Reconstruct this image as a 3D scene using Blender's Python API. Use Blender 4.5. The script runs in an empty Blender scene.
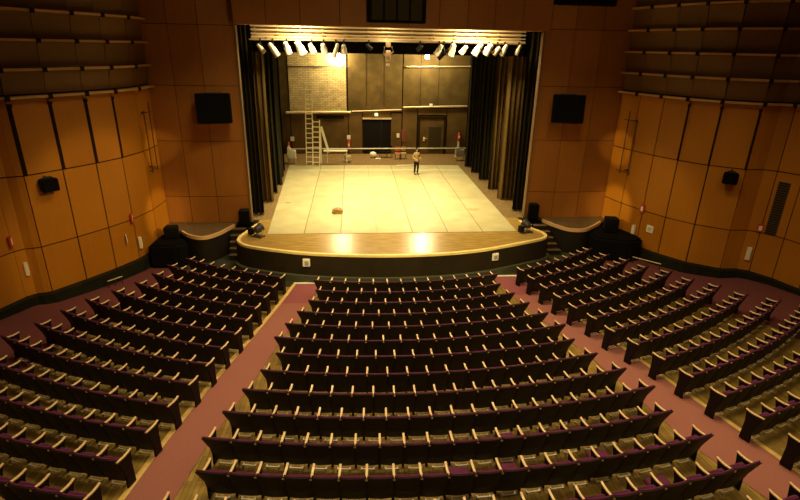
import bpy, bmesh, math, random
from math import sin, cos, pi, radians as rad
from mathutils import Vector, Matrix
random.seed(7)
SC = bpy.context.scene
COL = SC.collection

# ------------------------------------------------------------------ helpers
class MB:
    """collects boxes, prisms, tubes and sheets; build() links them as ONE mesh object"""
    def __init__(s): s.v = []; s.f = []; s.m = []; s.sm = []
    def add(s, vs, fs, mi=0, smooth=False):
        b = len(s.v); s.v += [tuple(v) for v in vs]
        for f in fs: s.f.append([b+i for i in f]); s.m.append(mi); s.sm.append(smooth)
    def box(s, c, d, rz=0, M=None, mi=0):
        hx, hy, hz = d[0]/2, d[1]/2, d[2]/2
        vs = [Vector((x*hx, y*hy, z*hz)) for x in (-1, 1) for y in (-1, 1) for z in (-1, 1)]
        if M is not None: vs = [M @ v for v in vs]
        if rz: R = Matrix.Rotation(rz, 3, 'Z'); vs = [R @ v for v in vs]
        vs = [v+Vector(c) for v in vs]
        s.add(vs, [(0,1,3,2),(4,6,7,5),(0,4,5,1),(2,3,7,6),(0,2,6,4),(1,5,7,3)], mi)
    def prism(s, pts, z0, z1, mi=0, smooth=False):
        n = len(pts)
        a = sum(pts[i][0]*pts[(i+1)%n][1]-pts[(i+1)%n][0]*pts[i][1] for i in range(n))
        if a < 0: pts = pts[::-1]
        vs = [(p[0], p[1], z0) for p in pts]+[(p[0], p[1], z1) for p in pts]
        s.add(vs, [list(range(n))[::-1], list(range(n, 2*n))], mi)
        b = len(s.v)-2*n
        for i in range(n):
            j = (i+1) % n; s.f.append([b+i, b+j, b+n+j, b+n+i]); s.m.append(mi); s.sm.append(smooth)
    def extr(s, prof, axis, a, b, mi=0):
        """closed 2D profile extruded along local x from a to b (profile in y,z)"""
        n = len(prof)
        vs = [(a, p[0], p[1]) for p in prof]+[(b, p[0], p[1]) for p in prof]
        fs = [list(range(n)), list(range(n, 2*n))[::-1]]+[(i, n+i, n+(i+1) % n, (i+1) % n) for i in range(n)]
        s.add(vs, fs, mi)
    def tube(s, pts, r, n=10, mi=0, caps=True, r2=None):
        pts = [Vector(p) for p in pts]; rings = []
        for i, p in enumerate(pts):
            t = (pts[min(i+1, len(pts)-1)]-pts[max(i-1, 0)]).normalized()
            u = t.cross(Vector((0, 0, 1)))
            if u.length < 1e-3: u = t.cross(Vector((1, 0, 0)))
            u.normalize(); w = t.cross(u)
            rr = r if r2 is None else r+(r2-r)*i/(len(pts)-1)
            rings.append([p+(u*cos(2*pi*k/n)+w*sin(2*pi*k/n))*rr for k in range(n)])
        vs = [v for rg in rings for v in rg]; fs = []
        for i in range(len(pts)-1):
            for k in range(n): fs.append((i*n+k, i*n+(k+1) % n, (i+1)*n+(k+1) % n, (i+1)*n+k))
        s.add(vs, fs, mi, True)
        if caps: s.add(rings[0], [list(range(n))[::-1]], mi); s.add(rings[-1], [list(range(n))], mi)
    def lathe(s, prof, n=20, M=None, mi=0):
        vs = []
        for r, z in prof:
            for k in range(n): vs.append(Vector((r*cos(2*pi*k/n), r*sin(2*pi*k/n), z)))
        if M is not None: vs = [M @ v for v in vs]
        fs = []
        for i in range(len(prof)-1):
            for k in range(n): fs.append((i*n+k, i*n+(k+1) % n, (i+1)*n+(k+1) % n, (i+1)*n+k))
        fs2 = [list(range(n))[::-1], [(len(prof)-1)*n+k for k in range(n)]]
        b = len(s.v); s.add(vs, fs, mi, True)
        for f in fs2: s.f.append([b+i for i in f]); s.m.append(mi); s.sm.append(False)
    def mesh(s, name, mats, bevel=0, seg=2):
        me = bpy.data.meshes.new(name); me.from_pydata(s.v, [], s.f)
        for m in (mats if isinstance(mats, (list, tuple)) else [mats]): me.materials.append(m)
        for p, mi, sm in zip(me.polygons, s.m, s.sm): p.material_index = mi; p.use_smooth = sm
        bm = bmesh.new(); bm.from_mesh(me)
        if bevel:
            bmesh.ops.remove_doubles(bm, verts=bm.verts, dist=1e-5)
            ed = [e for e in bm.edges if len(e.link_faces) == 2 and e.calc_face_angle(0) > .6]
            bmesh.ops.bevel(bm, geom=ed, offset=bevel, segments=seg, affect='EDGES', clamp_overlap=True)
        bmesh.ops.recalc_face_normals(bm, faces=bm.faces)
        bm.to_mesh(me); bm.free()
        return me
    def build(s, name, mats, parent=None, bevel=0, seg=2):
        o = bpy.data.objects.new(name, s.mesh(name, mats, bevel, seg)); COL.objects.link(o)
        if parent: o.parent = parent
        return o

def empty(name, loc=(0, 0, 0), rz=0):
    o = bpy.data.objects.new(name, None); COL.objects.link(o)
    o.location = loc; o.rotation_euler = (0, 0, rz); o.empty_display_size = .2
    return o
def tag(o, label=None, cat=None, group=None, kind=None):
    if label: o['label'] = label
    if cat: o['category'] = cat
    if group: o['group'] = group
    if kind: o['kind'] = kind
    return o
def struct(o, label=None): return tag(o, label, None, None, 'structure')
def lerp(a, b, t): return a+(b-a)*t

# ------------------------------------------------------------------ materials
def mat(name, col, rough=.6, metal=0, noise=None, emit=None, spec=.5, sheen=0, bump=0, bscale=30):
    """noise = (scale, amount, second colour, stretch xyz)"""
    m = bpy.data.materials.new(name); m.use_nodes = True
    nt = m.node_tree; N = nt.nodes; L = nt.links; b = N['Principled BSDF']
    b.inputs['Base Color'].default_value = (*col, 1); b.inputs['Roughness'].default_value = rough
    b.inputs['Metallic'].default_value = metal; b.inputs['Specular IOR Level'].default_value = spec
    if sheen: b.inputs['Sheen Weight'].default_value = sheen
    tc = None
    if noise or bump:
        tc = N.new('ShaderNodeTexCoord')
    if noise:
        sc, col2, st = noise
        mp = N.new('ShaderNodeMapping'); mp.inputs['Scale'].default_value = st
        nz = N.new('ShaderNodeTexNoise'); nz.inputs['Scale'].default_value = sc; nz.inputs['Detail'].default_value = 5
        rp = N.new('ShaderNodeValToRGB')
        rp.color_ramp.elements[0].color = (*col, 1); rp.color_ramp.elements[0].position = .35
        rp.color_ramp.elements[1].color = (*col2, 1); rp.color_ramp.elements[1].position = .65
        L.new(tc.outputs['Object'], mp.inputs[0]); L.new(mp.outputs[0], nz.inputs[0]); L.new(nz.outputs['Fac'], rp.inputs[0])
        L.new(rp.outputs[0], b.inputs['Base Color'])
    if bump:
        n2 = N.new('ShaderNodeTexNoise'); n2.inputs['Scale'].default_value = bscale
        bp = N.new('ShaderNodeBump'); bp.inputs['Strength'].default_value = bump; bp.inputs['Distance'].default_value = .02
        L.new(tc.outputs['Object'], n2.inputs[0]); L.new(n2.outputs['Fac'], bp.inputs['Height']); L.new(bp.outputs[0], b.inputs['Normal'])
    if emit:
        b.inputs['Emission Color'].default_value = (*emit[0], 1); b.inputs['Emission Strength'].default_value = emit[1]
    return m
def panel_mat(name, c1, c2, rough=.5):
    """veneer whose tone differs from panel to panel (random per mesh island) with vertical grain"""
    m = bpy.data.materials.new(name); m.use_nodes = True
    nt = m.node_tree; N = nt.nodes; L = nt.links; b = N['Principled BSDF']
    g = N.new('ShaderNodeNewGeometry'); tc = N.new('ShaderNodeTexCoord'); mp = N.new('ShaderNodeMapping')
    mp.inputs['Scale'].default_value = (7, 7, .35)
    nz = N.new('ShaderNodeTexNoise'); nz.inputs['Scale'].default_value = 1.3; nz.inputs['Detail'].default_value = 6
    nb = N.new('ShaderNodeTexNoise'); nb.inputs['Scale'].default_value = .5
    ad = N.new('ShaderNodeMath'); ad.operation = 'MULTIPLY_ADD'; ad.inputs[1].default_value = .45
    ad2 = N.new('ShaderNodeMath'); ad2.operation = 'MULTIPLY_ADD'; ad2.inputs[1].default_value = .5
    mx = N.new('ShaderNodeMixRGB'); mx.inputs[1].default_value = (*c1, 1); mx.inputs[2].default_value = (*c2, 1)
    L.new(tc.outputs['Object'], mp.inputs[0]); L.new(mp.outputs[0], nz.inputs[0]); L.new(tc.outputs['Object'], nb.inputs[0])
    L.new(g.outputs['Random Per Island'], ad.inputs[0]); L.new(nz.outputs['Fac'], ad2.inputs[0])
    L.new(nb.outputs['Fac'], ad2.inputs[2]); sb = N.new('ShaderNodeMath'); sb.operation = 'SUBTRACT'; sb.inputs[1].default_value = .45
    L.new(ad2.outputs[0], sb.inputs[0]); L.new(sb.outputs[0], ad.inputs[2]); L.new(ad.outputs[0], mx.inputs[0])
    ad.use_clamp = True
    L.new(mx.outputs[0], b.inputs['Base Color']); b.inputs['Roughness'].default_value = rough
    return m
def floor_mat():
    m = bpy.data.materials.new('varnished_floorboards'); m.use_nodes = True
    nt = m.node_tree; N = nt.nodes; L = nt.links; b = N['Principled BSDF']
    tc = N.new('ShaderNodeTexCoord'); br = N.new('ShaderNodeTexBrick'); mp = N.new('ShaderNodeMapping')
    mp.inputs['Rotation'].default_value = (0, 0, pi/2)
    br.inputs['Scale'].default_value = 1; br.inputs['Brick Width'].default_value = 1.6; br.inputs['Row Height'].default_value = .11
    br.inputs['Mortar Size'].default_value = .004
    br.inputs['Color1'].default_value = (.44, .29, .075, 1); br.inputs['Color2'].default_value = (.29, .185, .045, 1); br.inputs['Mortar'].default_value = (.05, .03, .01, 1)
    nz = N.new('ShaderNodeTexNoise'); nz.inputs['Scale'].default_value = 2.5; nz.inputs['Detail'].default_value = 6
    mx = N.new('ShaderNodeMixRGB'); mx.blend_type = 'MULTIPLY'; mx.inputs[0].default_value = .7
    rp = N.new('ShaderNodeValToRGB'); rp.color_ramp.elements[0].color = (.45, .42, .35, 1); rp.color_ramp.elements[0].position = .3; rp.color_ramp.elements[1].position = .65
    L.new(tc.outputs['Object'], mp.inputs[0]); L.new(mp.outputs[0], br.inputs['Vector']); L.new(tc.outputs['Object'], nz.inputs[0])
    L.new(nz.outputs['Fac'], rp.inputs[0]); L.new(br.outputs['Color'], mx.inputs[1]); L.new(rp.outputs[0], mx.inputs[2])
    L.new(mx.outputs[0], b.inputs['Base Color']); b.inputs['Roughness'].default_value = .33
    return m
def brick_mat():
    m = bpy.data.materials.new('painted_brick'); m.use_nodes = True
    nt = m.node_tree; N = nt.nodes; L = nt.links; b = N['Principled BSDF']
    tc = N.new('ShaderNodeTexCoord'); mp = N.new('ShaderNodeMapping'); mp.inputs['Rotation'].default_value = (pi/2, 0, 0)
    br = N.new('ShaderNodeTexBrick'); br.inputs['Scale'].default_value = 1; br.inputs['Brick Width'].default_value = .4; br.inputs['Row Height'].default_value = .13
    br.inputs['Mortar Size'].default_value = .012
    br.inputs['Color1'].default_value = (.80, .60, .28, 1); br.inputs['Color2'].default_value = (.62, .44, .18, 1); br.inputs['Mortar'].default_value = (.22, .14, .05, 1)
    bp = N.new('ShaderNodeBump'); bp.inputs['Strength'].default_value = .6; bp.inputs['Distance'].default_value = .03
    nz = N.new('ShaderNodeTexNoise'); nz.inputs['Scale'].default_value = 3
    mx = N.new('ShaderNodeMixRGB'); mx.blend_type = 'MULTIPLY'; mx.inputs[0].default_value = .6
    L.new(tc.outputs['Object'], mp.inputs[0]); L.new(mp.outputs[0], br.inputs['Vector'])
    L.new(tc.outputs['Object'], nz.inputs[0]); L.new(br.outputs['Color'], mx.inputs[1]); L.new(nz.outputs['Fac'], mx.inputs[2])
    L.new(br.outputs['Fac'], bp.inputs['Height']); bp.invert = True; L.new(bp.outputs[0], b.inputs['Normal'])
    L.new(mx.outputs[0], b.inputs['Base Color']); b.inputs['Roughness'].default_value = .8
    return m
G = dict(
 panel=panel_mat('wall_veneer', (.30, .105, .012), (.46, .18, .022)),
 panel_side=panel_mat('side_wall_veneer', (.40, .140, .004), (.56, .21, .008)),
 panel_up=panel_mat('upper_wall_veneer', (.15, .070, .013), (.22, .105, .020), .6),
 slot=mat('dark_joint', (.028, .014, .005), .9, spec=.1),
 rail=mat('pale_rail', (.62, .36, .13), .5),
 basebd=mat('dark_baseboard', (.010, .011, .005), .6, noise=(3, (.016, .017, .008), (1, 1, 1)), spec=.2),
 floor=floor_mat(),
 pitfloor=mat('dark_front_linoleum', (.040, .038, .018), .5, noise=(1.5, (.025, .024, .012), (1, 1, 1))),
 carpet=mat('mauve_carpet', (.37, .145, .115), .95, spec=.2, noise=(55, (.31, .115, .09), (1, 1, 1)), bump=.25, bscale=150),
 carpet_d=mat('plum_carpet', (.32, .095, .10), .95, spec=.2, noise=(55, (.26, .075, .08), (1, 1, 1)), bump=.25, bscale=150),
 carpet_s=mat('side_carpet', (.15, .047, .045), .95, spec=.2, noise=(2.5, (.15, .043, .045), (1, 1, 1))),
 edging=mat('wood_edging', (.82, .56, .19), .45, noise=(8, (.65, .43, .13), (1, 1, 1))),
 shell=mat('dark_seat_shell', (.020, .014, .005), .6, spec=.25, noise=(6, (.030, .020, .007), (1, 1, 1))),
 plush=mat('purple_plush', (.105, .020, .062), .85, spec=.15, noise=(9, (.135, .028, .08), (1, 1, 1))),
 armwood=mat('oak_armrest', (.95, .72, .40), .3, noise=(10, (.88, .60, .28), (1, 1, 1))),
 armside=mat('dark_standard', (.012, .007, .005), .6, spec=.2),
 footm=mat('dull_foot_metal', (.75, .68, .52), .4, .3),
 stagewood=mat('apron_varnish', (.48, .31, .085), .26, noise=(1.6, (.36, .21, .05), (1, 5, 1)), spec=1.0),
 wingwood=mat('stage_boards', (.27, .17, .06), .5, noise=(2, (.17, .10, .035), (5, 1, 1))),
 vinyl=mat('pale_dance_vinyl', (.58, .505, .285), .42, noise=(1.1, (.50, .42, .21), (1, 1, 1))),
 vinyl2=mat('pale_dance_vinyl_worn', (.54, .46, .245), .42, noise=(1.3, (.46, .385, .185), (1, 1, 1))),
 lip=mat('stage_lip_wood', (1, .78, .30), .35, noise=(3, (.92, .66, .22), (1, 1, 1))),
 fascia=mat('dark_stage_fascia', (.030, .019, .007), .6, spec=.2, noise=(2, (.022, .015, .006), (1, 1, 1))),
 ledge=mat('grey_green_kerb', (.05, .052, .025), .6),
 curtain=mat('black_velour', (.024, .018, .006), .95, spec=.08, noise=(1.5, (.018, .015, .006), (3, 3, .3))),
 curtain_lit=mat('lit_brown_velour', (.15, .088, .026), .9, spec=.08, noise=(1.1, (.085, .05, .015), (4, 4, .35))),  # lamplight on a few of the dark legs, put into a lighter brown
 border=mat('black_border_cloth', (.010, .008, .006), .95, spec=.08),
 brick=brick_mat(),
 backwall=mat('brown_back_wall', (.15, .088, .024), .7, spec=.2, noise=(1.2, (.105, .06, .016), (1, 1, 1))),
 backwall2=mat('dark_back_wall', (.11, .068, .017), .7, spec=.2, noise=(1.2, (.07, .044, .011), (1, 1, 1))),
 black=mat('matt_black', (.008, .007, .005), .7, spec=.1),
 blackcloth=mat('black_cabinet_cloth', (.006, .005, .004), .95, spec=.06),
 olive=mat('olive_grille_cloth', (.050, .047, .018), .9),
 steel=mat('pale_painted_pipe', (.70, .55, .32), .4, .3),
 bridge=mat('ochre_bridge_panel', (.42, .27, .10), .55, noise=(2, (.34, .2, .07), (1, 1, 1))),
 lampw=mat('cream_lamp_body', (.86, .78, .58), .4),
 lampd=mat('dark_lamp_metal', (.05, .045, .045), .45, .4),
 cream=mat('cream_paint', (.85, .78, .60), .5),
 white=mat('white_sign', (.88, .84, .72), .5),
 red=mat('red_paint', (.55, .035, .02), .4),
 alu=mat('ladder_aluminium', (1, .88, .55), .5),
 glass=mat('lamp_glass', (.9, .85, .7), .1, emit=((1, .8, .45), 60)),
 dimglass=mat('unlit_lens', (.25, .22, .2), .1),
 exit=mat('lit_exit_sign', (.9, .85, .6), .4, emit=((1, .86, .5), .9)),
 skin=mat('skin', (.55, .32, .18), .5), shirt=mat('sand_shirt', (.42, .30, .13), .8), trousers=mat('dark_trousers', (.03, .022, .012), .9, spec=.05),
 hair=mat('dark_hair', (.03, .02, .012), .7), shoe=mat('brown_shoe', (.10, .05, .02), .5),
 grass=mat('dark_grille', (.09, .06, .018), .8),
)

# ------------------------------------------------------------------ seating geometry: rows are arcs about a point on the stage
X0, YC = 1.2239, 32.696
def RR(i): return 14.7397+.8641*i+.0063*i*i
def ZT(i): return -.3504+.0085*i+.0044*i*i          # back-top height of row i
BACK = .86
def idx(x, y):
    R = math.hypot(x-X0, y-YC)
    if R <= 14.7397: return 0
    return (-.8641+math.sqrt(.8641**2+4*.0063*(R-14.7397)))/(2*.0063)
def zfloor(x, y): return ZT(min(idx(x, y), 19))-BACK

# floor -----------------------------------------------------------------------
LW = [(-9.15, 24.4), (-9.22, 22.9), (-9.56, 21.53), (-10.09, 20.48), (-10.77, 19.42), (-11.52, 18.38)]
LK = [(-11.52, 18.38), (-11.72, 18.28), (-11.98, 18.22), (-12.2, 17.95), (-12.6, 16.9), (-13.0, 15.7), (-13.2, 14.4), (-13.3, 11), (-13.3, 5)]
RW = [(12.45, 24.7), (12.72, 23.45), (13.12, 22.2), (13.62, 21.15), (14.33, 20.12), (15.40, 19.33)]
RK = [(15.40, 19.33), (15.75, 19.32), (16.10, 19.30), (16.50, 19.02), (16.95, 18.25), (17.25, 17.2), (17.5, 15.8), (17.7, 14), (17.8, 11), (17.8, 5)]
def grid_surface(name, xr, yr, n, m, dz, material):
    """a rectangular mesh draped on the auditorium rake"""
    mb = MB(); vs = []; fs = []
    for j in range(m+1):
        for i in range(n+1):
            x = lerp(*xr, i/n); y = lerp(*yr, j/m); vs.append((x, y, zfloor(x, y)+dz))
    for j in range(m):
        for i in range(n): fs.append((j*(n+1)+i, j*(n+1)+i+1, (j+1)*(n+1)+i+1, (j+1)*(n+1)+i))
    mb.add(vs, fs, 0, True)
    for k, f in enumerate(mb.f):
        cx_ = sum(vs[q][0] for q in f)/4; cy_ = sum(vs[q][1] for q in f)/4
        if math.hypot(cx_-X0, cy_-YC) < 13.9 or (cy_ > 21.2): mb.m[k] = 1
    return mb.build(name, material)
fl = grid_surface('floor', (-13.4, 17.9), (4.0, 24.9), 94, 70, 0, [G['floor'], G['pitfloor']])
struct(fl)

def ribbon(name, left, right, dz, th, material, n=40, edge=None):
    """strip between two plan polylines draped on the rake, with its own thickness"""
    def samp(P, t):
        k = min(int(t*(len(P)-1)), len(P)-2); u = t*(len(P)-1)-k
        return lerp(P[k][0], P[k+1][0], u), lerp(P[k][1], P[k+1][1], u)
    mb = MB(); vs = []; fs = []; m = 8
    for j in range(n+1):
        a = samp(left, j/n); b = samp(right, j/n)
        for i in range(m+1):
            x, y = lerp(a[0], b[0], i/m), lerp(a[1], b[1], i/m); vs.append((x, y, zfloor(x, y)+dz+th))
    for j in range(n):
        for i in range(m): fs.append((j*(m+1)+i, j*(m+1)+i+1, (j+1)*(m+1)+i+1, (j+1)*(m+1)+i))
    mb.add(vs, fs, 0, True)
    rim = [j*(m+1) for j in range(n+1)]+[n*(m+1)+i for i in range(1, m+1)]+[j*(m+1)+m for j in range(n-1, -1, -1)]+list(range(m-1, 0, -1))
    k = len(rim); rv = [vs[q] for q in rim]+[(vs[q][0], vs[q][1], vs[q][2]-th) for q in rim]
    mb.add(rv, [(q, k+q, k+(q+1) % k, (q+1) % k) for q in range(k)], 0)
    return mb.build(name, material)
def aisle(L, R, side, yfs):
    def cut(P, ya, yb):
        out = []
        for t in range(13):
            y = lerp(ya, yb, t/12)
            for (a, b) in zip(P[:-1], P[1:]):
                if (a[1]-y)*(b[1]-y) <= 0: out.append((lerp(a[0], b[0], (y-a[1])/(b[1]-a[1])), y)); break
        return out
    y0, y1, y2 = yfs
    o = ribbon('aisle_carpet', cut(L, y1, y2), cut(R, y1, y2), .002, .012, G['carpet'])
    tag(o, f'long mauve carpet running up the {side} aisle between seat blocks', 'carpet', 'aisle carpets')
    o = ribbon('aisle_carpet', cut(L, y0, y1-.01), cut(R, y0, y1-.01), .002, .012, G['carpet_d'])
    tag(o, f'short plum carpet piece at the stage end of the {side} aisle', 'carpet', 'aisle carpets')
    # pale wooden strip along the outer edge and across the stage end
    P = L if side == 'left' else R; s = -1 if side == 'left' else 1
    a = cut(P, y0, y2); b = [(x+s*.13, y) for x, y in a]
    o = ribbon('aisle_edging', a, b, .002, .022, G['edging'])
    tag(o, f'pale wooden strip along the outer edge of the {side} aisle carpet', 'edging strip', 'aisle edging strips')
    a = cut(L, y0, y0+.001)[0]; b = cut(R, y0, y0+.001)[0]
    o = ribbon('threshold_strip', [(a[0]-.1, y0+.02), (b[0]+.05, y0+.02)], [(a[0]-.1, y0+.14), (b[0]+.05, y0+.14)], .002, .02, G['cream'])
    tag(o, f'cream threshold strip where the {side} aisle carpet meets the stage front', 'threshold strip', 'aisle threshold strips')
aisle([(-2.4, 22), (-2.80, 19.6), (-3.08, 18.33), (-3.50, 16.55), (-3.90, 14.8), (-4.29, 13.1), (-4.65, 11.2), (-4.90, 9.5), (-5.08, 7.8), (-5.5, 4.6)], [(-1.4, 22), (-1.75, 19.6), (-2.0, 18.3), (-2.88, 14.88), (-3.25, 12.83), (-3.60, 11.3), (-3.9, 9.68), (-4.05, 8.3), (-4.6, 4.6)], 'left', (19.75, 18.0, 4.6))
aisle([(4.9, 22), (5.65, 19.6), (6.1, 17.3), (6.6, 15.3), (7.05, 13.3), (7.3, 11.5), (7.42, 10), (7.55, 8.9), (7.9, 7.6), (8.6, 4.6)], [(6.3, 22), (6.75, 19.6), (7.43, 17.0), (7.75, 15.9), (8.14, 14.7), (8.43, 13.1), (8.65, 11.5), (8.9, 10.2), (9.07, 8.9), (9.2, 7.8), (9.6, 4.6)], 'right', (20.1, 18.3, 4.6))

# ------------------------------------------------------------------ side walls: veneer panels over a dark backing, so the joints are real gaps
SEAM = [1.1, 3.68, 6.22]
def offs(P, d):
    out = []
    for k in range(len(P)):
        a = Vector(P[max(k-1, 0)]); b = Vector(P[min(k+1, len(P)-1)]); t = (b-a).normalized()
        out.append((P[k][0]-t.y*d, P[k][1]+t.x*d))
    return out
def wallrun(mb, P, sgn, z0, z1, mi, gap=.022, th=.03, tilt=0):
    """one panel per polyline segment between heights z0 and z1; sgn = which side the room is"""
    for a, b in zip(P[:-1], P[1:]):
        a = Vector(a); b = Vector(b); t = (b-a).normalized(); n = Vector((-t.y, t.x))*sgn
        L = (b-a).length
        if L < .45: g = 0
        else: g = gap
        a2 = a+t*g; b2 = b-t*g
        q = []
        for (p, z, o) in ((a2, z0+gap, .0), (b2, z0+gap, .0), (b2, z1-gap, tilt), (a2, z1-gap, tilt)):
            q.append((p.x+n.x*(th+o), p.y+n.y*(th+o), z))
        r = [(p.x, p.y, z) for (p, z) in ((a2, z0+gap), (b2, z0+gap), (b2, z1-gap), (a2, z1-gap))]
        mb.add(q+r, [(0,1,2,3), (4,7,6,5), (0,4,5,1), (1,5,6,2), (2,6,7,3), (3,7,4,0)], mi)
def sidewall(name, W, K, sgn):
    mb = MB()
    full = W+K[1:]
    # backing
    bk = offs(full, -.12*sgn)
    for (a, b), (c, d) in zip(zip(full[:-1], full[1:]), zip(bk[:-1], bk[1:])):
        mb.prism([a, b, d, c], -1.3, 10.6, 1)
    wb = lambda p: -.66
    for P in (W, K):
        wallrun(mb, P, sgn, -.66, SEAM[0], 0); wallrun(mb, P, sgn, SEAM[0], SEAM[1], 0); wallrun(mb, P, sgn, SEAM[1], SEAM[2]-.05, 0)
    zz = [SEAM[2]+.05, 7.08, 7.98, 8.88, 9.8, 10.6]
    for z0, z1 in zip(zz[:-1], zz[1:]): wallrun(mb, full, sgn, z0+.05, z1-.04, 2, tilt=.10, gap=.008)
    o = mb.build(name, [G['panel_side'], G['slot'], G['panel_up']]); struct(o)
    return o
sidewall('wall_left', LW, LK, 1); sidewall('wall_right', RW, RK, -1)
def bboard(name, P, sgn, h=.52):
    mb = MB(); f = offs(P, .24*sgn); b = offs(P, -.02*sgn)
    for i in range(len(P)-1):
        q = [f[i], f[i+1], b[i+1], b[i]]
        za = zfloor(*P[i]); zb = zfloor(*P[i+1])
        if sgn < 0: pass
        vs = [(f[i][0], f[i][1], za), (f[i+1][0], f[i+1][1], zb), (b[i+1][0], b[i+1][1], zb), (b[i][0], b[i][1], za)]
        top = [-.66]*4
        vs += [(v[0], v[1], max(top[k], v[2]+.15)) for k, v in enumerate(vs)]
        mb.add(vs, [(0,1,2,3), (4,7,6,5), (0,4,5,1), (1,5,6,2), (2,6,7,3), (3,7,4,0)])
    struct(mb.build(name, G['basebd']))
bboard('baseboard_left', LW+LK[1:], 1); bboard('baseboard_right', RW+RK[1:], -1)
# pale horizontal rails with dark clips
tn = 1
for P, sgn in ((LW+LK[1:], 1), (RW+RK[1:], -1)):
    for z in (6.22, 7.08, 7.98, 8.88, 9.8):
        mb = MB(); f = offs(P, .27*sgn); b = offs(P, .02*sgn)
        a0 = Vector(f[0]); d = (Vector(f[0])-Vector(f[1])).normalized()*.12
        for i in range(len(P)-1): mb.prism([f[i], f[i+1], b[i+1], b[i]], z-.035, z+.05, 0)
        for i in range(1, len(P)-1):
            if (Vector(P[i])-Vector(P[i-1])).length < .45: continue
            a = Vector(P[i+1])-Vector(P[i-1]); mb.box((f[i][0], f[i][1], z), (.13, .08, .15), math.atan2(a.y, a.x), mi=1)
        struct(mb.build(f'trim_{tn}', [G['rail'], G['slot']])); tn += 1
# dark vertical slots in the third tier of panels
for P, sgn in ((LW[2:]+LK[3:4], 1), (RW[3:]+RK[3:4], -1)):
    P = P[:4]
    for k, (x, y) in enumerate(P):
        if sgn > 0: x, y = [(-9.58, 21.5), (-10.09, 20.48), (-10.77, 19.42), (-11.50, 18.40)][k]
        else: x, y = [(13.62, 21.15), (14.33, 20.12), (15.38, 19.35), (15.38, 19.35)][k]
        if sgn < 0 and k == 3: continue
        w = .012 if (sgn > 0 and k == 0) else .055
        mb = MB(); an = math.atan2(-.8*sgn, -.7)
        n = Vector((.75*sgn, .35)) if sgn > 0 else Vector((-.7, -.6)); n.normalize()
        mb.box((x+n.x*.05, y+n.y*.05, (3.7+5.95)/2), (w, .12, 2.25), math.atan2(n.y, n.x)-pi/2)
        mb.box((x+n.x*.06, y+n.y*.06, 5.98), (w*1.6, .15, .10), math.atan2(n.y, n.x)-pi/2)
        struct(mb.build(f'trim_{tn}', G['slot'])); tn += 1

# front (proscenium) wall --------------------------------------------------------
mb = MB()
PL, PR, PT = -5.3, 8.34, 8.8
def fwall(xs, yf, zs, mi):
    for a, b in zip(xs[:-1], xs[1:]):
        for z0, z1 in zip(zs[:-1], zs[1:]):
            ya, yb = yf(a+.01), yf(b-.01); g = .012
            q = [(a+g, ya, z0+g), (b-g, yb, z0+g), (b-g, yb, z1-g), (a+g, ya, z1-g)]
            r = [(x, y+.03, z) for x, y, z in q]
            mb.add(q+r, [(0,1,2,3), (4,7,6,5), (0,4,5,1), (1,5,6,2), (2,6,7,3), (3,7,4,0)], mi)
yl = lambda x: 24.42-.16*sin(pi*(x+9.2)/4.0)
yr = lambda x: 24.72-.16*sin(pi*(x-8.15)/4.35)
zs = [0, 1.3, 3.87, 6.27, 8.72, 10.8]
fwall([-9.2, -8.0, -6.75, -5.3], yl, zs, 0); fwall([8.34, 9.7, 11.0, 12.5], yr, [0, 1.36, 3.93, 6.42, 8.88, 10.8], 0)
mb.box(((-9.3+PL)/2-.02, 24.72, 4.7), (PL+9.3-.04, .5, 12.2), mi=1); mb.box(((PR+12.6)/2+.02, 24.97, 4.7), (12.6-PR-.04, .4, 12.2), mi=1)
o = mb.build('wall_front', [G['panel'], G['slot']]); struct(o)
# pale edge strips of the opening
for n_, x, y in (('trim_%d' % tn, PL+.03, 24.40), ('trim_%d' % (tn+1), PR-.03, 24.68)):
    m2 = MB(); m2.box((x, y+.1, 4.37), (.08, .35, 8.74)); struct(m2.build(n_, mat('dark_edge_strip', (.20, .11, .04), .6), bevel=.01))
tn += 2
# header box that projects over the apron
mb = MB()
hx = [-5.08, -3.78, -2.41, -.81, .45, 2.0, 3.28, 4.47, 5.61, 6.83, 8.05]
for a, b in zip(hx[:-1], hx[1:]):
    q = [(a+.012, 23.2, 8.74), (b-.012, 23.2, 8.74), (b-.012, 23.2, 10.8), (a+.012, 23.2, 10.8)]
    r = [(x, y+.03, z) for x, y, z in q]; mb.add(q+r, [(0,1,2,3), (4,7,6,5), (0,4,5,1), (1,5,6,2), (2,6,7,3), (3,7,4,0)], 0)
mb.box(((-5.08+8.05)/2, 23.80, 9.80), (8.05+5.08, 1.14, 2.0), mi=1)
mb.box(((-5.08+8.05)/2, 23.80, 8.78), (8.05+5.08, 1.1, .06), mi=0)
struct(mb.build('wall_header', [G['panel'], G['slot']]))
# dark grille above the right-hand side panel
mb = MB(); mb.box((9.8, 24.35, 10.35), (2.9, .3, 1.0))
for k in range(12): mb.box((8.45+k*.245, 24.18, 10.35), (.05, .06, .96))
tag(mb.build('ceiling_grille', G['black']), 'dark slatted grille at the top of the wall right of the stage', 'grille')

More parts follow.
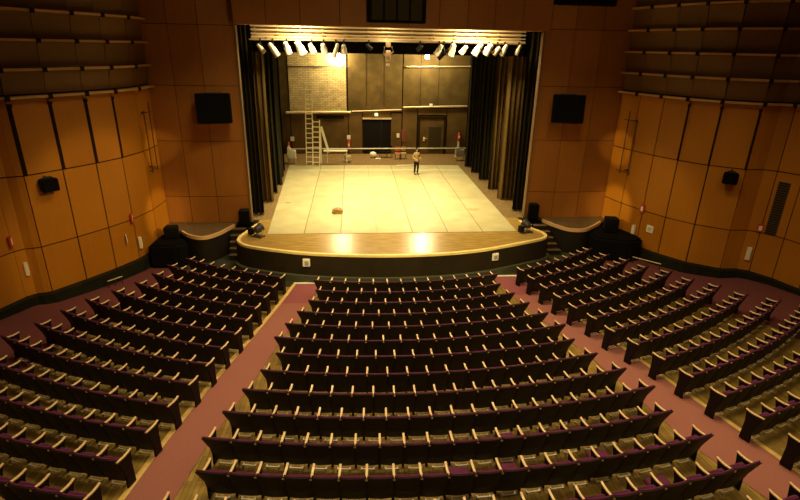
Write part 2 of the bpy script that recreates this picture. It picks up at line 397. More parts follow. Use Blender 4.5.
# ------------------------------------------------------------------ stage
def arcpts(P, n=10):
    """Catmull-Rom through plan points"""
    out = []
    for i in range(len(P)-1):
        p0, p1, p2, p3 = [Vector(P[max(0, min(len(P)-1, k))]) for k in (i-1, i, i+1, i+2)]
        for t in range(n):
            u = t/n
            out.append(tuple(.5*((2*p1)+(p2-p0)*u+(2*p0-5*p1+4*p2-p3)*u*u+(3*p1-p0-3*p2+p3)*u**3)))
    out.append(tuple(P[-1])); return out
LIP = arcpts([(-4.95, 24.0), (-5.2, 23.1), (-5.42, 22.2), (-5.3, 21.55), (-4.67, 20.98), (-2.59, 20.22), (-.6, 19.88), (1.5, 19.76), (3.5, 19.9), (5.2, 20.28), (7.0, 21.0), (8.2, 21.55), (8.5, 22.0), (8.42, 22.5), (8.05, 23.2), (7.95, 24.2)])
stage = empty('stage', (1.5, 24, -1.2)); tag(stage, 'large stage platform with rounded apron and dark curved front', 'stage')
stage.location = (0, 0, 0)
mb = MB(); inner = offs(LIP, -.0)
mb.prism(LIP+[(7.95, 41.4), (-4.95, 41.4)][:0]+[(7.95, 24.7), (-4.95, 24.7)], -.12, 0, 0)
d = mb.build('apron_deck', G['stagewood'], stage)
mb = MB(); mb.prism([(-9, 24.7), (12.3, 24.7), (12.3, 41.9), (-9, 41.9)], -.12, 0, 0)
mb.build('stage_floor', G['wingwood'], stage)
def shell(mb, P, d, z0, z1, smooth=True):
    """continuous upright band following a plan line"""
    Q = offs(P, d); n = len(P)
    vs = [(x, y, z0) for x, y in P]+[(x, y, z1) for x, y in P]+[(x, y, z0) for x, y in Q]+[(x, y, z1) for x, y in Q]
    mb.add(vs, [(i, i+1, n+i+1, n+i) for i in range(n-1)], 0, True); mb.add(vs, [(2*n+i, 3*n+i, 3*n+i+1, 2*n+i+1) for i in range(n-1)], 0, True)
    mb.add(vs, [(n+i, n+i+1, 3*n+i+1, 3*n+i) for i in range(n-1)]+[(i, 2*n+i, 2*n+i+1, i+1) for i in range(n-1)]+[(0, n, 3*n, 2*n), (n-1, 3*n-1, 4*n-1, 2*n-1)], 0, False)
mb = MB(); shell(mb, LIP, -.10, -1.25, -.06)
# inner face thick
mb.build('fascia', G['fascia'], stage)
sgnl = 1
a1 = offs(LIP, .03); a2 = offs(LIP, -.03)
# decide which side is outward (towards the audience, -y at the middle)
mid = len(LIP)//2
outw = -1 if offs(LIP, .1)[mid][1] > LIP[mid][1] else 1
lo = offs(LIP, .05*outw); li = offs(LIP, -.09*outw)
mb = MB()
shell(mb, lo, -.14*outw, -.07, .035)
mb.build('edge_trim', G['lip'], stage)
k0, k1 = offs(LIP, .26*outw), offs(LIP, -.02*outw)
mb = MB()
shell(mb, k0[28:len(LIP)-28], -.28*outw, -1.22, -.92)
mb.build('kerb', G['ledge'], stage)

# dance vinyl strips (laid side by side, each its own roll)
def strip_x(y, k): return -4.27+1.655*k
for k in range(7):
    xa, xb = strip_x(0, k)+.012, strip_x(0, k+1)-.012
    y0 = 22.58; y1 = 37.2
    mb = MB(); N_ = 24
    ga = lambda y, s: .010*sin(y*.9+s*2.1)
    lo_, hi_ = [], []
    pts = [(xa+ga(lerp(y0, y1, t/N_), k)*(k > 0)-(.62*t/N_ if k == 0 else 0), lerp(y0, y1, t/N_)) for t in range(N_+1)]+[(xb+ga(lerp(y0, y1, t/N_), k+1)*(k < 6), lerp(y0, y1, t/N_)) for t in range(N_, -1, -1)]
    mb.prism(pts, .001, .009)
    o = mb.build('dance_floor_strip', G['vinyl'] if k % 3 != 1 else G['vinyl2'])
    names = ['leftmost of the seven', 'second from left', 'third from left', 'middle one', 'third from right', 'second from right', 'rightmost of the seven']
    tag(o, f'pale vinyl dance floor strip laid down the stage, {names[k]}', 'floor strip', 'dance floor strips')
# dark seams of tape between the strips
for k in range(1, 7):
    mb = MB(); N_ = 24; x = strip_x(0, k)
    w = .020
    pts = [(x-w+.010*sin(lerp(22.58, 37.2, t/N_)*.9+k*2.1), lerp(22.58, 37.2, t/N_)) for t in range(N_+1)]
    pts += [(p[0]+2*w, p[1]) for p in pts[::-1]]
    mb.prism(pts, .0092, .0105)
    nm = ['leftmost', 'second from left', 'third from left', 'third from right', 'second from right', 'rightmost'][k-1]
    tag(mb.build('floor_tape', mat('tape_%d' % k, (.22, .17, .05) if k not in (3,) else (.42, .36, .2), .6)), f'thin line of tape along the seam between vinyl strips, {nm}', 'tape', 'dance floor tapes')
mb = MB(); mb.box((1.52, 22.56, .006), (11.65, .05, .01))
tag(mb.build('floor_tape', mat('cross_tape', (.28, .2, .08), .6)), 'dark tape across the front ends of the vinyl strips', 'tape', 'cross tapes on the dance floor')
mb = MB(); mb.box((1.52, 35.6, .0115), (11.5, .12, .003))
tag(mb.build('floor_tape', mat('white_tape', (.9, .86, .7), .5)), 'white tape across the rear of the vinyl dance floor', 'tape', 'cross tapes on the dance floor')
# scuffs
def blob(x, y, r, label, c):
    mb = MB(); mb.prism([(x+r*(1+.25*sin(3*a)+.12*sin(7*a))*cos(a)*1.2, y+r*(1+.25*cos(2*a))*sin(a)) for a in [2*pi*k/24 for k in range(24)]], .0092, .0112)
    tag(mb.build('floor_stain', mat('stain', c, .7)), label, 'stain')
blob(5.95, 26.1, .3, 'brown scuff stain on the right half of the vinyl floor', (.45, .34, .16))
blob(-3.9, 27.6, .14, 'small dull stain on the leftmost vinyl strip', (.35, .30, .17))

# side platforms with curved lips
def side_platform(name, P, back, side):
    root = empty(name, (0, 0, 0)); tag(root, f'low side platform with curved pale lip {side} of the stage', 'platform', 'side platforms')
    C_ = arcpts(P, 12); mb = MB(); mb.prism(C_+back, -.12, 0); mb.build('deck', mat('dark_side_boards', (.16, .10, .04), .6, noise=(2, (.11, .07, .025), (5, 1, 1))), root)
    mm = len(C_)//2; ow = -1 if offs(C_, .1)[mm][1] > C_[mm][1] else 1
    a, b = offs(C_, .04*ow), offs(C_, -.04*ow); mb = MB()
    shell(mb, a, -.08*ow, -.12, .035)
    mb.build('edge_trim', mat('side_lip_wood', (.85, .52, .22), .4), root)
    a, b = offs(C_, .02*ow), offs(C_, -.12*ow); mb = MB()
    shell(mb, a, -.14*ow, -1.25, -.12)
    mb.build('fascia', mat('black_side_fascia', (.018, .013, .007), .7, spec=.2), root)
side_platform('side_platform', [(-8.15, 23.1), (-7.75, 22.62), (-7.2, 22.3), (-6.8, 22.4), (-6.45, 22.85), (-6.2, 23.45), (-6.0, 23.95)], [(-5.9, 24.42), (-9.1, 24.42), (-9.2, 23.6), (-8.6, 23.3)], 'left')
side_platform('side_platform', [(9.15, 24.3), (9.45, 23.6), (9.85, 22.95), (10.25, 22.75), (10.75, 22.8), (11.4, 23.3), (12.0, 23.9)], [(12.5, 24.3), (12.4, 24.7), (9.1, 24.7)], 'right')
# stairs
def stairs(x, y, dx, w, side):
    root = empty('stage_stairs', (x, y, -1.2)); tag(root, f'five dark steps up to the stage beside the {side} side platform', 'stairs', 'stage stairs')
    for k in range(5):
        mb = MB(); z = 1.08-.22*k; yy = -.27*k-.15
        mb.box((dx*k, yy, z/2), (w, .30, z-.03)); s = mb.build('step', G['fascia'], root)
        mb = MB(); mb.box((dx*k, yy-.0, z-.0), (w+.02, .30, .035)); mb.build('tread', mat('tread', (.10, .06, .03), .4), s)
        mb = MB(); mb.box((dx*k, yy-.14, z+.020), (w+.02, .035, .012)); mb.build('nosing', mat('dull_nosing', (.25, .15, .06), .5), s)
stairs(-5.78, 23.9, .02, .66, 'left'); stairs(8.85, 23.95, .10, .62, 'right')

# ------------------------------------------------------------------ stage house: back wall and side walls
mb = MB(); Y = 41.5
mb.box((1.5, Y+.25, 4.5), (21.5, .4, 9.4), mi=0)
# raised flat panels with seams
for x0, x1, z0, z1, mi in ((-9, -5.12, 0, 9, 2), (-5.08, -.70, 0, 3.15, 1), (-.66, 3.5, 3.3, 9, 2), (3.56, 8.7, 3.6, 9, 2), (8.75, 12.2, 0, 9, 2),
                        (-.66, .42, 0, 3.2, 1), (2.66, 3.5, 0, 3.2, 1), (.46, 2.62, 2.85, 3.25, 1), (3.56, 4.72, 0, 3.55, 1), (7.1, 8.7, 0, 3.55, 1), (4.76, 7.06, 3.05, 3.55, 1)):
    mb.box(((x0+x1)/2, Y+.02, (z0+z1)/2), (x1-x0-.03, .06, z1-z0-.03), mi=mi)
for x in (.75, 2.1, 4.9, 6.3): mb.box((x, Y-.02, 6), (.03, .03, 4.6), mi=0)
o = mb.build('wall_back', [G['slot'], G['backwall'], G['backwall2']]); struct(o)
mb = MB(); mb.box((-2.93, Y+.0, 5.9), (4.3, .12, 5.3)); struct(mb.build('wall_brick', G['brick']))
mb = MB(); mb.box((-9.1, 33.2, 4.5), (.2, 16.8, 9.4)); struct(mb.build('wall_stage_left', G['border']))
mb = MB(); mb.box((12.35, 33.2, 4.5), (.2, 16.8, 9.4)); struct(mb.build('wall_stage_right', G['border']))
# doors
dr = empty('door_1', (1.56, Y, 0)); struct(dr)
m2 = MB(); m2.box((0, .02, 1.36), (2.02, .08, 2.72)); m2.build('door_leaf', G['black'], dr)
m2 = MB(); m2.box((0, -.05, 2.77), (2.25, .14, .12)); m2.build('lintel', G['steel'], dr)
dr = empty('door_2', (5.92, Y, 0)); struct(dr)
m2 = MB(); m2.box((0, .02, 1.4), (1.9, .07, 2.8)); m2.build('door_leaf', G['backwall'], dr)
m2 = MB()
for x in (-1.03, 1.03): m2.box((x, -.03, 1.46), (.14, .12, 2.92))
m2.box((0, -.03, 2.9), (2.2, .12, .14)); m2.build('door_frame', G['slot'], dr)
m2 = MB(); m2.box((-.62, -.05, 1.2), (.12, .06, .3)); m2.box((-.55, -.08, 1.25), (.3, .04, .04)); m2.build('door_handle', G['alu'], dr)
m2 = MB(); m2.box((.25, -.04, 1.2), (1.0, .03, 1.9)); m2.build('glass_panel', mat('dark_door_glass', (.05, .035, .012), .5, spec=.2), dr)
# wall fittings
def simple(name, mbx, m, label, cat, group=None, bevel=0): return tag(mbx.build(name, m, bevel=bevel), label, cat, group)
m2 = MB(); m2.box((-2.05, Y-.08, 2.84), (2.1, .10, .22)); simple('wall_vent', m2, G['black'], 'long dark slot vent low on the back wall behind the ladder', 'vent')
def pipe_shelf(x0, x1, z0, z1, label, m=G['steel'], r=.05):
    root = empty('wall_pipe', ((x0+x1)/2, Y-.15, (z0+z1)/2)); tag(root, label, 'pipe', 'pipes on the back wall')
    L_ = (x1-x0)/2; dz = (z1-z0)/2
    m2 = MB(); m2.tube([(-L_, 0, -dz), (L_, 0, dz)], r, 10); m2.build('pipe', m, root)
    for t in (-.8, 0, .8):
        m2 = MB(); m2.box((L_*t, .07, dz*t), (.05, .14, .09)); m2.build('bracket', G['lampd'], root)
pipe_shelf(-5.1, -.6, 6.5, 6.54, 'thin dark pipe across the lit brick, below the work light', G['lampd'], .04)
pipe_shelf(3.75, 8.7, 6.62, 6.72, 'thin pale pipe high on the back wall, right of centre')
pipe_shelf(-5.4, -.45, 3.17, 3.24, 'pale thick pipe along the bottom of the lit brick', r=.09)
pipe_shelf(-.38, 3.45, 3.3, 3.46, 'dull pale pipe above the dark doorway', r=.05)
pipe_shelf(3.56, 8.6, 3.64, 3.78, 'pale pipe with a small box above the framed door', r=.07)
def plate(x, z, w, h, m, label, cat, name, group=None, y=Y-.032):
    m2 = MB(); m2.box((x, y, z), (w, .05, h)); return simple(name, m2, m, label, cat, group, .008)
plate(1.5, 3.08, .26, .22, G['exit'], 'small lit sign box above the dark doorway', 'sign', 'exit_sign', y=Y-.2)
plate(5.75, 3.86, .24, .16, G['white'], 'small pale box standing on the right back wall pipe', 'box', 'junction_box', y=Y-.18)
plate(3.23, 1.46, .22, .34, G['white'], 'small white plate right of the dark doorway', 'sign', 'wall_sign')
plate(-5.04, 1.16, .3, .34, G['white'], 'white sign above the leftmost fire extinguisher', 'sign', 'wall_sign')
plate(-.66, 1.30, .28, .34, G['white'], 'white sign above the fire extinguisher left of the dark doorway', 'sign', 'wall_sign')
plate(8.12, .82, .16, .5, G['white'], 'narrow white notice below the rightmost red fire extinguisher', 'sign', 'wall_sign')
plate(3.66, 1.45, .28, .95, mat('dull_red', (.22, .05, .03), .5), 'dull red hose cabinet between the two back wall doors', 'cabinet', 'hose_cabinet')
def extinguisher(x, y, z, label, s=1.0):
    root = empty('fire_extinguisher', (x, y, z)); tag(root, label, 'fire extinguisher', 'fire extinguishers')
    m2 = MB(); m2.lathe([(.001, 0), (.08*s, .01), (.085*s, .05), (.085*s, .42*s), (.06*s, .50*s), (.025*s, .53*s), (.025*s, .57*s)], 16); m2.build('cylinder_body', G['red'], root)
    m2 = MB(); m2.box((0, -.03, .6*s), (.04, .14, .05)); m2.tube([(0.02, -.02, .58*s), (.12*s, -.04, .5*s), (.13*s, -.04, .2*s)], .014, 8); m2.build('valve_and_hose', G['black'], root)
    m2 = MB(); m2.box((0, -.083*s, .28*s), (.09*s, .012, .16*s)); m2.build('label_plate', G['white'], root)
extinguisher(-5.35, Y-.12, .25, 'red fire extinguisher at the far left of the back wall', 1.3)
extinguisher(-.66, Y-.13, .35, 'red fire extinguisher left of the dark doorway', 1.4)
extinguisher(8.12, Y-.12, 1.05, 'red fire extinguisher at the far right of the back wall', 1.3)

# ladders ------------------------------------------------------------------------
def ladder(name, loc, h, w, lean, label, m, nr, rz=0, twin=None):
    root = empty(name, loc, rz); tag(root, label, 'ladder')
    for s in (-1, 1):
        m2 = MB(); m2.extr([(0, 0), (.09, 0), (.09+lean, h), (lean, h)], 0, s*w/2-.03, s*w/2+.03); m2.build('rail', m, root, bevel=.008)
    for k in range(nr):
        t = (k+.6)/nr; m2 = MB(); m2.box((0, .045+lean*t, h*t), (w, .07, .055)); m2.build('rung', m, root)
    if twin:
        for s in (-1, 1):
            m2 = MB(); m2.tube([(s*w/2, lean+.08, h-.05), (s*(w/2+.05), lean+twin, 0)], .028, 8); m2.build('rear_leg', m, root)
    return root
ladder('extension_ladder', (-3.45, 37.4, 0), 5.55, .46, 1.15, 'tall pale extension ladder standing upright at the back left of the stage', G['alu'], 17, rad(-2))
ladder('extension_ladder', (-2.98, 37.15, 0), 3.1, .48, .65, 'short pale ladder section leaning against the tall ladder', G['alu'], 9, rad(-6))
# white A-frame
root = empty('a_frame_stand', (-2.35, 37.8, 0)); tag(root, 'white A-frame stand with a plank, right of the ladders', 'stand')
m2 = MB(); m2.extr([(-.03, 0), (.03, 0), (.03, 2.6), (-.03, 2.6)], 0, -.36, -.24)
for v in range(len(m2.v)): x, y, z = m2.v[v]; m2.v[v] = (x+.0*z, y, z)
m2.build('front_board', G['cream'], root)
m2 = MB(); M_ = Matrix.Rotation(rad(-14), 3, 'Y'); m2.box((.02, 0, 1.72), (.17, .06, 1.9), M=Matrix.Rotation(rad(-15), 3, 'Y')); m2.build('leaning_board', G['cream'], root)
m2 = MB(); m2.box((.75, 0, .93), (1.7, .5, .07)); m2.build('plank', G['cream'], root, bevel=.01)
m2 = MB()
m2.box((.15, .2, .45), (.06, .06, .9)); m2.box((-.3, .2, .45), (.06, .06, .9)); m2.box((-.07, .2, .5), (.5, .04, .05)); m2.build('trestle', G['cream'], root)
m2 = MB(); m2.box((1.55, .15, .45), (.06, .06, .9)); m2.build('leg', G['cream'], root)
# pale batten lowered across the stage, on its two lines
root = empty('flown_batten', (1.6, 38.0, 1.06)); tag(root, 'long pale batten hanging low across the rear of the stage', 'batten')
m2 = MB(); m2.tube([(-6.6, 0, -.04), (-3, 0, -.02), (0, 0, 0), (3, 0, .02), (6.5, 0, .05)], .04, 8); m2.build('pipe', mat('batten_metal', (.62, .58, .46), .4, .2), root)
for x in (-4.9, 0.1, 5.0):
    m2 = MB(); m2.tube([(x, 0, 0), (x, 0, 7.4)], .008, 6); m2.build('lift_line', G['lampd'], root)
# white draped trolley, left
def trolley(loc, label, w, h, m, legs=True):
    root = empty('stage_trolley', loc); tag(root, label, 'trolley')
    m2 = MB(); m2.box((0, 0, h*.62), (w, .4, h*.5)); m2.box((-w*.3, 0, h*.95), (w*.4, .3, h*.22)); m2.build('load', m, root, bevel=.04)
    m2 = MB(); m2.box((0, 0, h*.34), (w*1.15, .5, .05)); m2.build('shelf', G['steel'], root)
    for sx in (-1, 1):
        for sy in (-1, 1):
            m2 = MB(); m2.tube([(sx*w*.42, sy*.18, .03), (sx*w*.42, sy*.18, h*.34)], .03, 8); m2.build('leg', G['steel'], root)
trolley((-4.75, 37.9, 0), 'small trolley with a cream bundle at the left end of the hanging batten', .6, 1.1, G['cream'])
trolley((-.75, 38.3, 0), 'low pale trolley standing right of the A-frame stand', .5, .55, mat('dull_cream', (.55, .46, .28), .6))
trolley((7.75, 38.9, 0), 'dull trolley with grey bundle at the right end of the hanging batten', .7, .95, mat('grey_bundle', (.30, .26, .2), .8))
# chairs, crates and a ball-shaped bundle along the back
def stack_chair(x, y, c, label, rz=0):
    root = empty('stacking_chair', (x, y, 0), rz); tag(root, label, 'chair', 'chairs along the back wall')
    m2 = MB(); m2.box((0, 0, .45), (.42, .42, .04)); m2.build('seat', c, root, bevel=.01)
    m2 = MB(); m2.box((0, .2, .75), (.42, .03, .3)); m2.build('backrest', c, root, bevel=.01)
    for sx in (-1, 1):
        for sy in (-1, 1):
            m2 = MB(); m2.tube([(sx*.19, sy*.19, 0), (sx*.18, sy*.18, .45 if sy < 0 else .88)], .015, 6); m2.build('leg', G['lampd'], root)
stack_chair(3.05, 39.4, mat('orange_chair', (.55, .16, .06), .5), 'orange chair near the back wall, left of the standing person')
stack_chair(3.5, 39.5, mat('tan_chair', (.5, .3, .14), .5), 'tan chair near the back wall beside the orange chair')
stack_chair(1.95, 40.0, G['black'], 'black chair in front of the dark doorway, left one', .4); stack_chair(2.45, 40.0, G['black'], 'black chair at the right edge of the dark doorway', -.3)
m2 = MB(); m2.lathe([(.01, 0), (.2, .03), (.27, .18), (.24, .36), (.1, .44), (.01, .45)], 16, Matrix.Identity(3)); 
o = m2.build('cloth_bundle', G['cream']); o.location = (1.2, 40.0, 0); tag(o, 'round cream bundle on the floor in front of the dark doorway', 'bundle')
m2 = MB(); m2.box((0, 0, .05), (.4, .25, .10)); o = m2.build('cardboard_box', G['cream'], bevel=.01); o.location = (1.55, 39.2, 0); tag(o, 'flat pale box on the floor between bundle and black chairs', 'box')
m2 = MB(); m2.box((0, 0, .06), (1.35, .12, .07)); o = m2.build('lying_batten', G['cream'], bevel=.01); o.location = (3.45, 36.9, 0); o.rotation_euler.z = rad(6); tag(o, 'short pale batten lying on the floor left of the standing person', 'batten')
# small potted thing on the vinyl (brown crumpled heap)
m2 = MB()
random.seed(3)
vs = []; n = 14
for j in range(6):
    for i in range(n):
        r = .26*cos(j/6*pi/2)*(1+random.uniform(-.25, .25)); a = 2*pi*i/n; vs.append((r*cos(a)*1.1, r*sin(a)*.9, .30*sin(j/6*pi/2)+.0))
fs = [(j*n+i, j*n+(i+1) % n, (j+1)*n+(i+1) % n, (j+1)*n+i) for j in range(5) for i in range(n)]+[[5*n+i for i in range(n)], list(range(n))[::-1]]
m2.add(vs, fs, 0, False); o = m2.build('crumpled_cloth', mat('brown_cloth', (.36, .22, .07), .9)); o.location = (-1.18, 25.7, .01)
tag(o, 'small brown crumpled cloth left lying on the pale vinyl floor', 'cloth')
m2 = MB(); m2.tube([(0, 0, .012), (.1, .35, .012), (-.05, .6, .012), (-.2, .75, .012)], .012, 6); o = m2.build('tape_end', mat('orange_tape', (.75, .42, .12), .6)); o.location = (-1.28, 25.95, .0)
tag(o, 'thin orange strip trailing from the brown crumpled cloth', 'strip')

# ------------------------------------------------------------------ curtains
def drape(name, x0, x1, y, z0, z1, nf, amp, m, label, group='black stage leg curtains', seed=0, cat='curtain', ang=0):
    rnd = random.Random(seed); n = nf*8; vs = []; zs_ = 8
    ph = rnd.uniform(0, 6)
    root = empty(name, ((x0+x1)/2, y, z0)); tag(root, label, cat, group)
    for j in range(zs_+1):
        v = j/zs_
        for i in range(n+1):
            u = i/n; x = lerp(x0, x1, u)-(x0+x1)/2
            a = amp*(1-.45*v)
            yy = a*sin(u*nf*2*pi+ph)+.3*a*sin(u*nf*5.1+ph*2+v)+ang*x
            vs.append((x+.02*sin(v*5+u*9), yy, v*(z1-z0)))
    k = n+1; fs = [(j*k+i, j*k+i+1, (j+1)*k+i+1, (j+1)*k+i) for j in range(zs_) for i in range(n)]
    off = len(vs); vs += [(x, y+.015, z) for x, y, z in vs]; fs += [tuple(off+q for q in f[::-1]) for f in fs]
    m2 = MB(); m2.add(vs, fs, 0, True); m2.build('cloth', m, root)
    m2 = MB(); m2.tube([(-(x1-x0)/2, 0, z1-z0+.05), ((x1-x0)/2, 0, z1-z0+.05)], .03, 8); m2.build('track', G['lampd'], root)
for k, (x, y, m) in enumerate([(-4.84, 25.6, 0), (-4.70, 27.7, 1), (-4.72, 29.6, 1), (-4.68, 31.4, 0), (-4.85, 33.5, 0), (-4.95, 35.2, 0)]):
    o_ = ['nearest the audience', 'second from the audience', 'third from the audience', 'fourth from the audience', 'fifth from the audience', 'furthest from the audience'][k]
    drape('leg_curtain', x-(1.0 if k == 0 else 2.2), x, y, .02, 9.1, 5 if k == 0 else 9, .16, G['curtain_lit'] if k == 1 else G['curtain'], f'tall dark leg curtain on the left side of the stage, {o_}', seed=k, ang=.12)
for k, (x, y, m) in enumerate([(8.02, 25.9, 0), (7.86, 28.0, 0), (7.8, 30.2, 1), (7.77, 32.6, 0), (7.74, 34.7, 0), (7.71, 36.6, 0)]):
    o_ = ['nearest the audience', 'second from the audience', 'third from the audience', 'fourth from the audience', 'fifth from the audience', 'furthest from the audience'][k]
    drape('leg_curtain', x, x+(1.2 if k == 0 else 2.2), y, .02, 9.1, 5 if k == 0 else 9, .16, G['curtain_lit'] if k in (1, 2) else G['curtain'], f'tall dark leg curtain on the right side of the stage, {o_}', seed=20+k, ang=-.12)
drape('border_curtain', -5.6, 9.2, 27.6, 7.66, 9.2, 30, .05, G['border'], 'black border curtain hanging across the top of the stage behind the lamps', 'stage border curtains', 50)
drape('border_curtain', -5.6, 9.2, 35.0, 7.75, 9.3, 30, .05, G['border'], 'upstage black border curtain above the middle of the stage', 'stage border curtains', 51)

# ------------------------------------------------------------------ lighting bridge, pipe and lamps
root = empty('lighting_bridge', (1.5, 25.75, 8.25)); tag(root, 'ochre lighting bridge with rails spanning the top of the stage opening', 'lighting bridge')
m2 = MB(); m2.box((-.1, .25, .34), (12.5, .06, .80)); m2.build('back_panel', G['bridge'], root)
for z in (.06, .20, .36, .52):
    m2 = MB(); m2.tube([(-6.35, 0, z), (6.3, 0, z)], .042 if z != .20 else .03, 10); m2.build('rail', G['steel'], root)
for k in range(13):
    m2 = MB(); m2.tube([(-6.2+k*1.02, .1, .02), (-6.2+k*1.02, .1, .66)], .028, 8); m2.build('upright', G['bridge'], root)
m2 = MB(); m2.box((-.1, .12, .0), (12.6, .34, .05)); m2.build('walkway', G['bridge'], root)
root = empty('lighting_batten', (1.35, 25.2, 8.19)); tag(root, 'horizontal pipe under the bridge that carries the row of lamps', 'batten')
m2 = MB(); m2.tube([(-6.2, 0, 0), (6.3, 0, .08)], .03, 8); m2.build('pipe', G['steel'], root)
for x in (-5.5, -2, 2, 5.5):
    m2 = MB(); m2.tube([(x, 0, 0), (x, .5, .12)], .015, 6); m2.build('hanger', G['lampd'], root)
def lamp(x, z, ang, L_, r, label, kind='par', m=None, dy=0):
    """hanging stage lamp; ang = tilt of the barrel in the x-z plane from straight down (radians)"""
    x = -.37+(x+.37)*.958; z = 8.01+(z-8.01)*.958; L_ *= .86; r *= .84; zb = 8.19+.006*(x+5); root = empty('stage_lamp', (x, 25.2+dy, zb)); tag(root, label, 'stage lamp', 'lamps in the row under the bridge')
    drop = zb-z
    m = m or G['lampw']
    m2 = MB(); m2.box((0, 0, .0), (.07, .09, .10)); m2.tube([(0, 0, -.05), (0, 0, -.12)], .015, 6); m2.build('clamp', G['lampd'], root)
    w = r+.03; Mz = Matrix.Rotation(rad(20)*(-1 if ang > 0 else 1), 3, 'Z')
    c = Vector((0, 0, -drop))
    m2 = MB(); up = [Vector((s*w, 0, 0)) for s in (-1, 1)]
    pts = [c+Mz@Vector((0, -w, -.0)), c+Mz@Vector((0, -w, .1)), Vector((0, 0, -.12)), c+Mz@Vector((0, w, .1)), c+Mz@Vector((0, w, 0))]
    m2.tube(pts, .014, 6); m2.build('yoke', G['lampd'], root)
    # barrel direction: down, inward and upstage
    dirv = Vector((sin(ang), .35, -cos(ang))).normalized()
    q = Vector((0, 0, 1)).rotation_difference(dirv).to_matrix()
    T = Matrix.Translation(c) @ q.to_4x4()
    prof = [(.001, -L_/2), (r*.55, -L_/2), (r*.75, -L_/2+.05), (r*.8, -L_*.1), (r, -L_*.05), (r, L_*.42), (r*1.12, L_*.44), (r*1.12, L_/2)]
    m2 = MB(); m2.lathe(prof, 18, T); m2.build('barrel', m, root)
    m2 = MB(); m2.lathe([(.001, L_/2-.02), (r*1.0, L_/2-.02), (r*1.0, L_/2+.004), (.001, L_/2+.006)], 18, T); m2.build('lens', G['dimglass'], root)
    if kind == 'barn':
        for s in (-1, 1):
            m2 = MB(); vs = [Vector((s*r*1.1, -r, L_/2)), Vector((s*r*1.1, r, L_/2)), Vector((s*r*1.7, r, L_/2+.16)), Vector((s*r*1.7, -r, L_/2+.16))]
            vs = [T@v for v in vs]; vs += [v+q@Vector((s*.01, 0, 0)) for v in vs]
            m2.add(vs, [(0,1,2,3), (4,7,6,5), (0,4,5,1), (1,5,6,2), (2,6,7,3), (3,7,4,0)]); m2.build('barn_door', m, root)
    return root
A = rad(33)
spec = [(-4.54, 7.82, A*1.1, .52, .12, 'leftmost small cream lamp in the row, beside the curtain'), (-3.97, 7.78, A, .75, .16, 'second cream lamp from the left, a long one tilted right'),
 (-3.34, 7.86, A*.5, .62, .17, 'third cream lamp from the left end of the row'), (-2.74, 7.88, A*.8, .72, .22, 'large bright cream lamp, fourth from the left end'),
 (-2.19, 7.86, A*.7, .52, .16, 'fifth lamp from the left, medium cream body'), (-1.64, 7.86, A*.35, .52, .16, 'sixth lamp from the left, nearly upright'),
 (-1.08, 7.80, -A*.5, .72, .12, 'long slim cream lamp in front of the lit brick'), (-.71, 7.86, 0.05, .45, .16, 'cream lamp at the right edge of the lit brick'),
 (3.80, 7.90, -A*.9, .60, .15, 'cream lamp tilted left, first of the right-hand group'), (4.43, 7.92, -A*.5, .62, .2, 'wide cream lamp, second of the right-hand group'),
 (5.01, 7.93, -A*1.1, .50, .15, 'cream lamp tilted left, third of the right-hand group'), (5.69, 7.97, -A*.9, .68, .19, 'brightest cream lamp, fourth of the right-hand group'),
 (6.20, 7.98, -A*.9, .62, .2, 'wide cream lamp, fifth of the right-hand group'), (6.62, 7.92, -A*1.1, .5, .14, 'yellowish lamp overlapping its neighbour, sixth of the right-hand group'),
 (6.98, 7.96, -A*.6, .60, .14, 'cream lamp, second from the right end of the row'), (7.68, 7.98, -A*.5, .55, .1, 'slim cream lamp at the right end of the row')]
for s_ in spec: lamp(*s_)
lamp(.47, 7.98, .9, .36, .10, 'small dark lamp with pale front in the middle of the row', m=G['lampd'])
lamp(2.89, 7.98, -.9, .36, .11, 'small dark lamp right of the centre of the row', m=G['lampd'])
lamp(4.02, 7.72, -A*1.4, .7, .11, 'long black lamp crossing below the first right-hand cream lamps', m=G['black'], dy=-.05)
# hanging projector-like fixture
root = empty('hanging_moving_light', (1.30, 25.2, 8.21)); tag(root, 'tan two-part fixture hanging lower than the lamps at mid stage', 'stage lamp')
m2 = MB(); m2.box((0, 0, -.12), (.22, .2, .22)); m2.build('base', mat('tan_fixture', (.62, .42, .26), .5), root, bevel=.02)
m2 = MB(); m2.tube([(-.16, 0, -.2), (-.2, 0, -.5), (-.1, 0, -.62)], .03, 8); m2.tube([(.16, 0, -.2), (.24, 0, -.42), (.1, 0, -.5)], .03, 8); m2.build('yoke', mat('tan_fixture2', (.62, .42, .26), .5), root)
m2 = MB(); m2.lathe([(.001, -.24), (.1, -.22), (.14, 0), (.12, .2), (.1, .26), (.001, .26)], 16, Matrix.Translation((0, 0, -.62)) @ Matrix.Rotation(.1, 4, 'X')); m2.build('head', mat('tan_fixture3', (.70, .5, .3), .5), root)
m2 = MB(); m2.box((0, 0, -.97), (.16, .14, .1)); m2.build('lens_box', G['white'], root)
